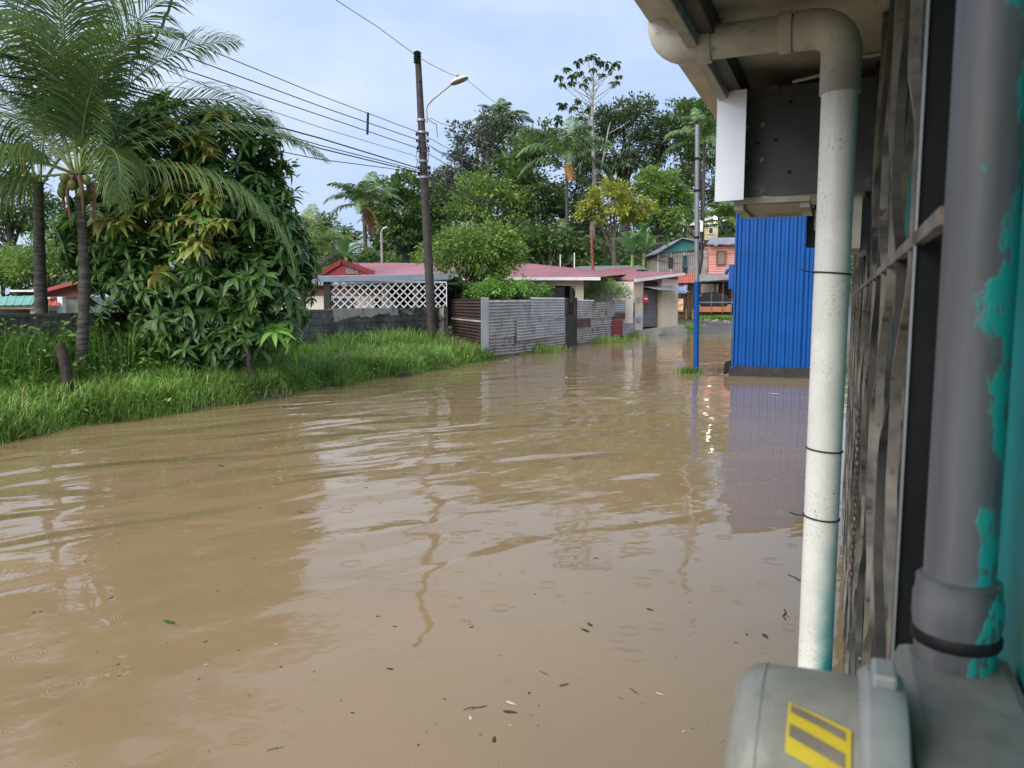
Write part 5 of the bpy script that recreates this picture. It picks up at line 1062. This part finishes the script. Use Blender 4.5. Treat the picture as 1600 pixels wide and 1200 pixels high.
# undergrowth on the hillside
rng = np.random.default_rng(77); n = 46000; X = rng.uniform(-30,44,n); Y = rng.uniform(66,112,n); Z = np.array([ground_z(x,y) for x, y in zip(X,Y)])
hgt = 2.6+2.0*np.sin(X*.43+1)*np.cos(Y*.37)+rng.normal(0,.5,n); C = np.column_stack([X, Y, Z+rng.uniform(0,1,n)*np.maximum(.3,hgt)]); dr = unit(rng.normal(0,1,(n,3))+np.array([0,-.3,.3])); V, F = leaf_tris(C, dr, rng.uniform(.35,.9,n), .45, rng)
tag(np_obj('undergrowth', V, F, L_mid, origin=(0,0,0)), 'tangled green undergrowth covering the hillside', 'undergrowth', kind='stuff')
# ---- far palms
FR = [(a, e, 1., b_) for a, e, b_ in ((0,45,95),(35,60,80),(70,55,90),(110,62,80),(150,50,90),(185,42,100),(215,60,80),(250,58,90),(290,62,85),(325,50,95),(20,15,80),(165,12,80),(90,80,40),(270,20,90))]
def fpalm(px, ytop, Y, Lf, label, mat=L_palm, seed=1, tr=.16, extra=(), nl=34, w=.09, ll=None, ybase=None, sel=None, name='palm', hang=.45):
    c_ = D(px, ytop, Y); z0 = ground_z(c_.x, Y)-.2; fr = [(a, e, Lf*f, b_) for a, e, f, b_ in (FR if sel is None else [FR[i] for i in sel])]+list(extra)
    return palm(name, label, Vector((c_.x, Y, z0)), c_, fr, mat, seed, tr, 'palms behind the houses', nl, ll or Lf*.26, w, hang, lean=.1)
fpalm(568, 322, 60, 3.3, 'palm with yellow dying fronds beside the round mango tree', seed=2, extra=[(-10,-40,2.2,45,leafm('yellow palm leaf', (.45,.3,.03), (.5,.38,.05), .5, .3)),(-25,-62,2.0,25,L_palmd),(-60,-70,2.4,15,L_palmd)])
fpalm(785, 196, 95, 4.2, 'palm crown rising above the dark feathery tree on the hill', seed=3, w=.13)
fpalm(885, 250, 70, 5.0, 'drooping palm with orange fruit stalk among the hill trees', seed=4, w=.12, hang=.8, extra=[(-90,-72,1.9,15,leafm('orange palm stalk', (.40,.17,.05), (.5,.26,.08), .7, .2),2.5)])
fpalm(1100, 225, 78, 4.6, 'palm with long fronds half hidden behind the shutter housing', seed=5, w=.12, hang=.7)
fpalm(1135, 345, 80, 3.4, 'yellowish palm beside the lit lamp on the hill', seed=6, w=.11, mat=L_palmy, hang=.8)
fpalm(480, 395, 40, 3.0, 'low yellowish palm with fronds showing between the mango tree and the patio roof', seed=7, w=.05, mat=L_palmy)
fpalm(478, 368, 85, 3.4, 'distant small palm above the low far tree', seed=8, w=.12)
fpalm(890, 395, 68, 3.6, 'short palm in the shade behind the pale posts', seed=9, w=.1, hang=.8)
# ---- banana plants
L_ban = leafm('banana leaf', (.06,.15,.05), (.13,.25,.09), .35, .35)
def banana(px, py, Y, n, label, seed, Ls=2.6):
    r = np.random.default_rng(seed); b_ = D(px, py, Y); b_.z = ground_z(b_.x, Y)-.1; top = D(px, py, Y); th = thing('banana_plant', b_, label, 'banana plant', 'banana plants below the hill trees')
    m = MB(); m.tube([b_, b_.lerp(top,.5), top], [.2,.17,.1], 8); m.build('stem', pm('banana stem', (.2,.26,.08), (.15,.18,.06), 4, .6), th, smooth=True)
    for i in range(n):
        az = 2*math.pi*i/n+r.normal(0,.25); el = r.uniform(35,82); bd = r.uniform(35,110); L = Ls*r.uniform(.75,1.1); p = Vector((0,0,0)); V = []; k = 12; w = .5
        for j in range(k+1):
            e = R(el-bd*(j/k)**1.4); d = Vector((math.cos(e),0,math.sin(e))); ww = w*math.sin(math.pi*min(1,.06+.94*max(0,(j-2)/(k-2))))**.55 if j > 1 else .03
            if j == k: ww = .02
            V += [p+Vector((-d.z*.25*ww,ww/2,d.x*.25*ww)), p, p+Vector((-d.z*.25*ww,-ww/2,d.x*.25*ww))]; p = p+d*(L/k)
        F = []
        for j in range(k): F += [(3*j,3*j+1,3*j+4,3*j+3),(3*j+1,3*j+2,3*j+5,3*j+4)]
        Rm = np.array(Matrix.Rotation(az,3,'Z')); np_obj('leaf', np.array([tuple(v) for v in V]) @ Rm.T+np.array(top), F, L_ban, th, origin=top)
banana(988, 398, 58, 8, 'banana plant with pale leaves standing beside the taller banana plant', 1); banana(1006, 396, 59, 8, 'tall banana plant next to the teal gable', 2, 2.9); banana(541, 402, 54, 6, 'banana plant by the black water tank', 3, 2.4)
# ---- pale-trunked cecropia
YCe = 74.; b_ = D(923, 425, YCe); b_.z = ground_z(b_.x, YCe)-.2; ce = thing('cecropia_tree', b_, 'tall thin pale trunked tree with sparse umbrella leaf clusters', 'tree')
def P3(x, y, dy=0): return D(x, y, YCe+dy)
m = MB(); m.tube([b_, P3(926,350), P3(929,270), P3(926,225), P3(925,180), P3(927,130), P3(927,98)], [.28,.24,.2,.17,.13,.09,.04], 9)
tips = [(873,118,0),(885,105,1),(895,116,-1),(880,130,-.5),(893,128,.8),(905,112,0),(902,95,1),(918,88,-1),(927,86,0),(938,95,1),(948,97,-1),(953,107,.5),(965,98,0),(966,118,.6),(960,127,-.6),(940,115,.4),(918,120,.8),(912,130,-1),(928,106,-.8),(872,180,0),(880,162,.7),(893,166,-.6),(904,156,.6),(873,188,-.4),(902,184,.9),(912,183,-.9),(921,168,.4),(929,179,.8)]
for (x, y, dy) in tips:
    fy = min(175, y+38) if y < 140 else min(255, y+48); st = P3(926.5, fy); e_ = P3(x, y+3, dy*1.3); mid = st.lerp(e_, .55)+Vector((0,0,-.22)); m.tube([st, mid, e_], [.05,.035,.018], 5)
m.tube([P3(928,275), P3(938,268,-.5), P3(944,240,-.6), P3(950,205,-.4), P3(954,190)], [.12,.1,.08,.05,.02], 6); m.tube([P3(943,242,-.6), P3(962,226,-.3), P3(972,212)], [.05,.04,.02], 5); m.tube([P3(949,210,-.4), P3(966,200), P3(985,188)], [.04,.03,.015], 5)
m.build('trunk', M_palebark, ce, smooth=True)
r = np.random.default_rng(3); Vs, Fs, b0 = [], [], 0
for i in range(11):
    a = 2*math.pi*i/11+r.normal(0,.15); el = r.uniform(-.9,.5); d = np.array([math.cos(a)*math.cos(el),math.sin(a)*math.cos(el),math.sin(el)]); sd = np.array([-math.sin(a),math.cos(a),0]); L = .62*r.uniform(.8,1.1)
    Vs += [d*.05, d*L*.5+sd*.16, d*L*.8+sd*.13-np.array([0,0,.08]), d*L-np.array([0,0,.25]), d*L*.8-sd*.13-np.array([0,0,.08]), d*L*.5-sd*.16]; Fs += [(b0,b0+1,b0+2),(b0,b0+2,b0+3),(b0,b0+3,b0+4),(b0,b0+4,b0+5)]; b0 += 6
mec = np_mesh('leaf_cluster', np.array(Vs), np.array(Fs), leafm('cecropia leaf', (.03,.065,.025), (.06,.11,.04), .5, .15))
for (x, y, dy) in tips:
    o = bpy.data.objects.new('leaf_cluster', mec); link(o, ce, P3(x, y, dy*1.3)); o.rotation_euler = (r.normal(0,.2), r.normal(0,.2), r.uniform(0,6.28)); s_ = r.uniform(.75,1.1); o.scale = (s_,)*3
# ================================================================ FLOATING BITS
M_deb = [pm('wet dark leaf litter', (.02,.016,.012), (.05,.035,.02), 40, .6), pm('wet brown leaf litter', (.10,.06,.03), (.05,.03,.02), 40, .6), pm('green leaf scrap', (.03,.07,.02), (.05,.1,.03), 40, .4), pm('pale foam scrap', (.5,.47,.42), (.4,.37,.32), 40, .6)]
r = np.random.default_rng(6); bits = {}
def bitmesh(mat, kind, key):
    V = []; 
    if kind == 'leaf':
        k = 8; V = [(math.cos(2*math.pi*i/k)*(1 if i else 1.5), math.sin(2*math.pi*i/k)*.42, .05+.06*r.random()) for i in range(k)]+[(0,0,.14)]; F = [(i,(i+1)%k,k) for i in range(k)]
        return np_mesh('floating_leaf', np.array(V), np.array(F), mat)
    m = MB(); m.tube([(-1,0,.02),(-.3,.12,.06),(.3,-.06,.05),(1,.16,.03)], [.05,.06,.05,.03], 5); m.tube([(.0,.02,.05),(.4,.4,.06)], [.04,.02], 4)
    me = bpy.data.meshes.new('floating_twig'); me.from_pydata(m.v, [], m.f); me.materials.append(mat); return me
BM = {(k, i): bitmesh(M_deb[i], k, i) for k in ('leaf','twig') for i in range(4)}
spec = {('leaf',0): 'tiny dark leaf scrap floating on the brown flood water', ('leaf',1): 'small brown leaf floating on the brown flood water', ('leaf',2): 'small green leaf floating on the brown flood water', ('leaf',3): 'pale foam scrap floating on the brown flood water', ('twig',0): 'thin dark twig floating on the brown flood water'}
def bit(px, py, kind, i, size, rot=None):
    p = G(px, py, .002); o = bpy.data.objects.new('floating_twig' if kind == 'twig' else ('foam_scrap' if i == 3 else 'floating_leaf'), BM[(kind, i)]); link(o, None, p); o.scale = (size, size, size*.35); o.rotation_euler = (0,0,r.uniform(0,6.28) if rot is None else rot); tag(o, spec[(kind, i)], 'twig' if kind == 'twig' else ('scrap' if i == 3 else 'leaf'), {'leaf': ('dark leaf scraps on the water','brown leaves on the water','green leaves on the water','foam scraps on the water')[i], 'twig': 'twigs on the water'}[kind])
for px, py, k, i, s_ in ((265,972,'leaf',2,.045),(345,728,'leaf',0,.05),(610,1045,'leaf',0,.02),(742,1105,'twig',0,.06),(795,1112,'leaf',0,.03),(735,1122,'leaf',3,.018),(797,1098,'leaf',3,.028),(915,985,'leaf',0,.03),(922,976,'leaf',0,.028),(1015,952,'leaf',0,.025),(880,1070,'leaf',2,.025),(850,1052,'twig',0,.035),(990,1080,'twig',0,.04),(1030,1084,'leaf',3,.022),(430,1170,'twig',0,.035),(772,1156,'leaf',0,.022),(1195,993,'leaf',0,.03),(1210,615,'leaf',3,.12),(515,606,'leaf',3,.1),(1225,960,'twig',0,.09),(1245,905,'twig',0,.1),(470,800,'leaf',0,.03),(173,934,'leaf',0,.02),(885,590,'leaf',3,.1),(790,563,'leaf',3,.15),(1068,1143,'leaf',3,.012)):
    bit(px, py, k, i, s_)
for _ in range(95):
    px, py = r.uniform(0,1240), r.uniform(700,1195); dpt = G(px,py).y
    if py < 760 and px < 60: continue
    u = r.random(); k, i = ('leaf',0) if u < .5 else (('leaf',1) if u < .7 else (('twig',0) if u < .92 else ('leaf',3))); bit(px, py, k, i, r.uniform(.0012,.0032)*dpt*(1.6 if k == 'twig' else 1))
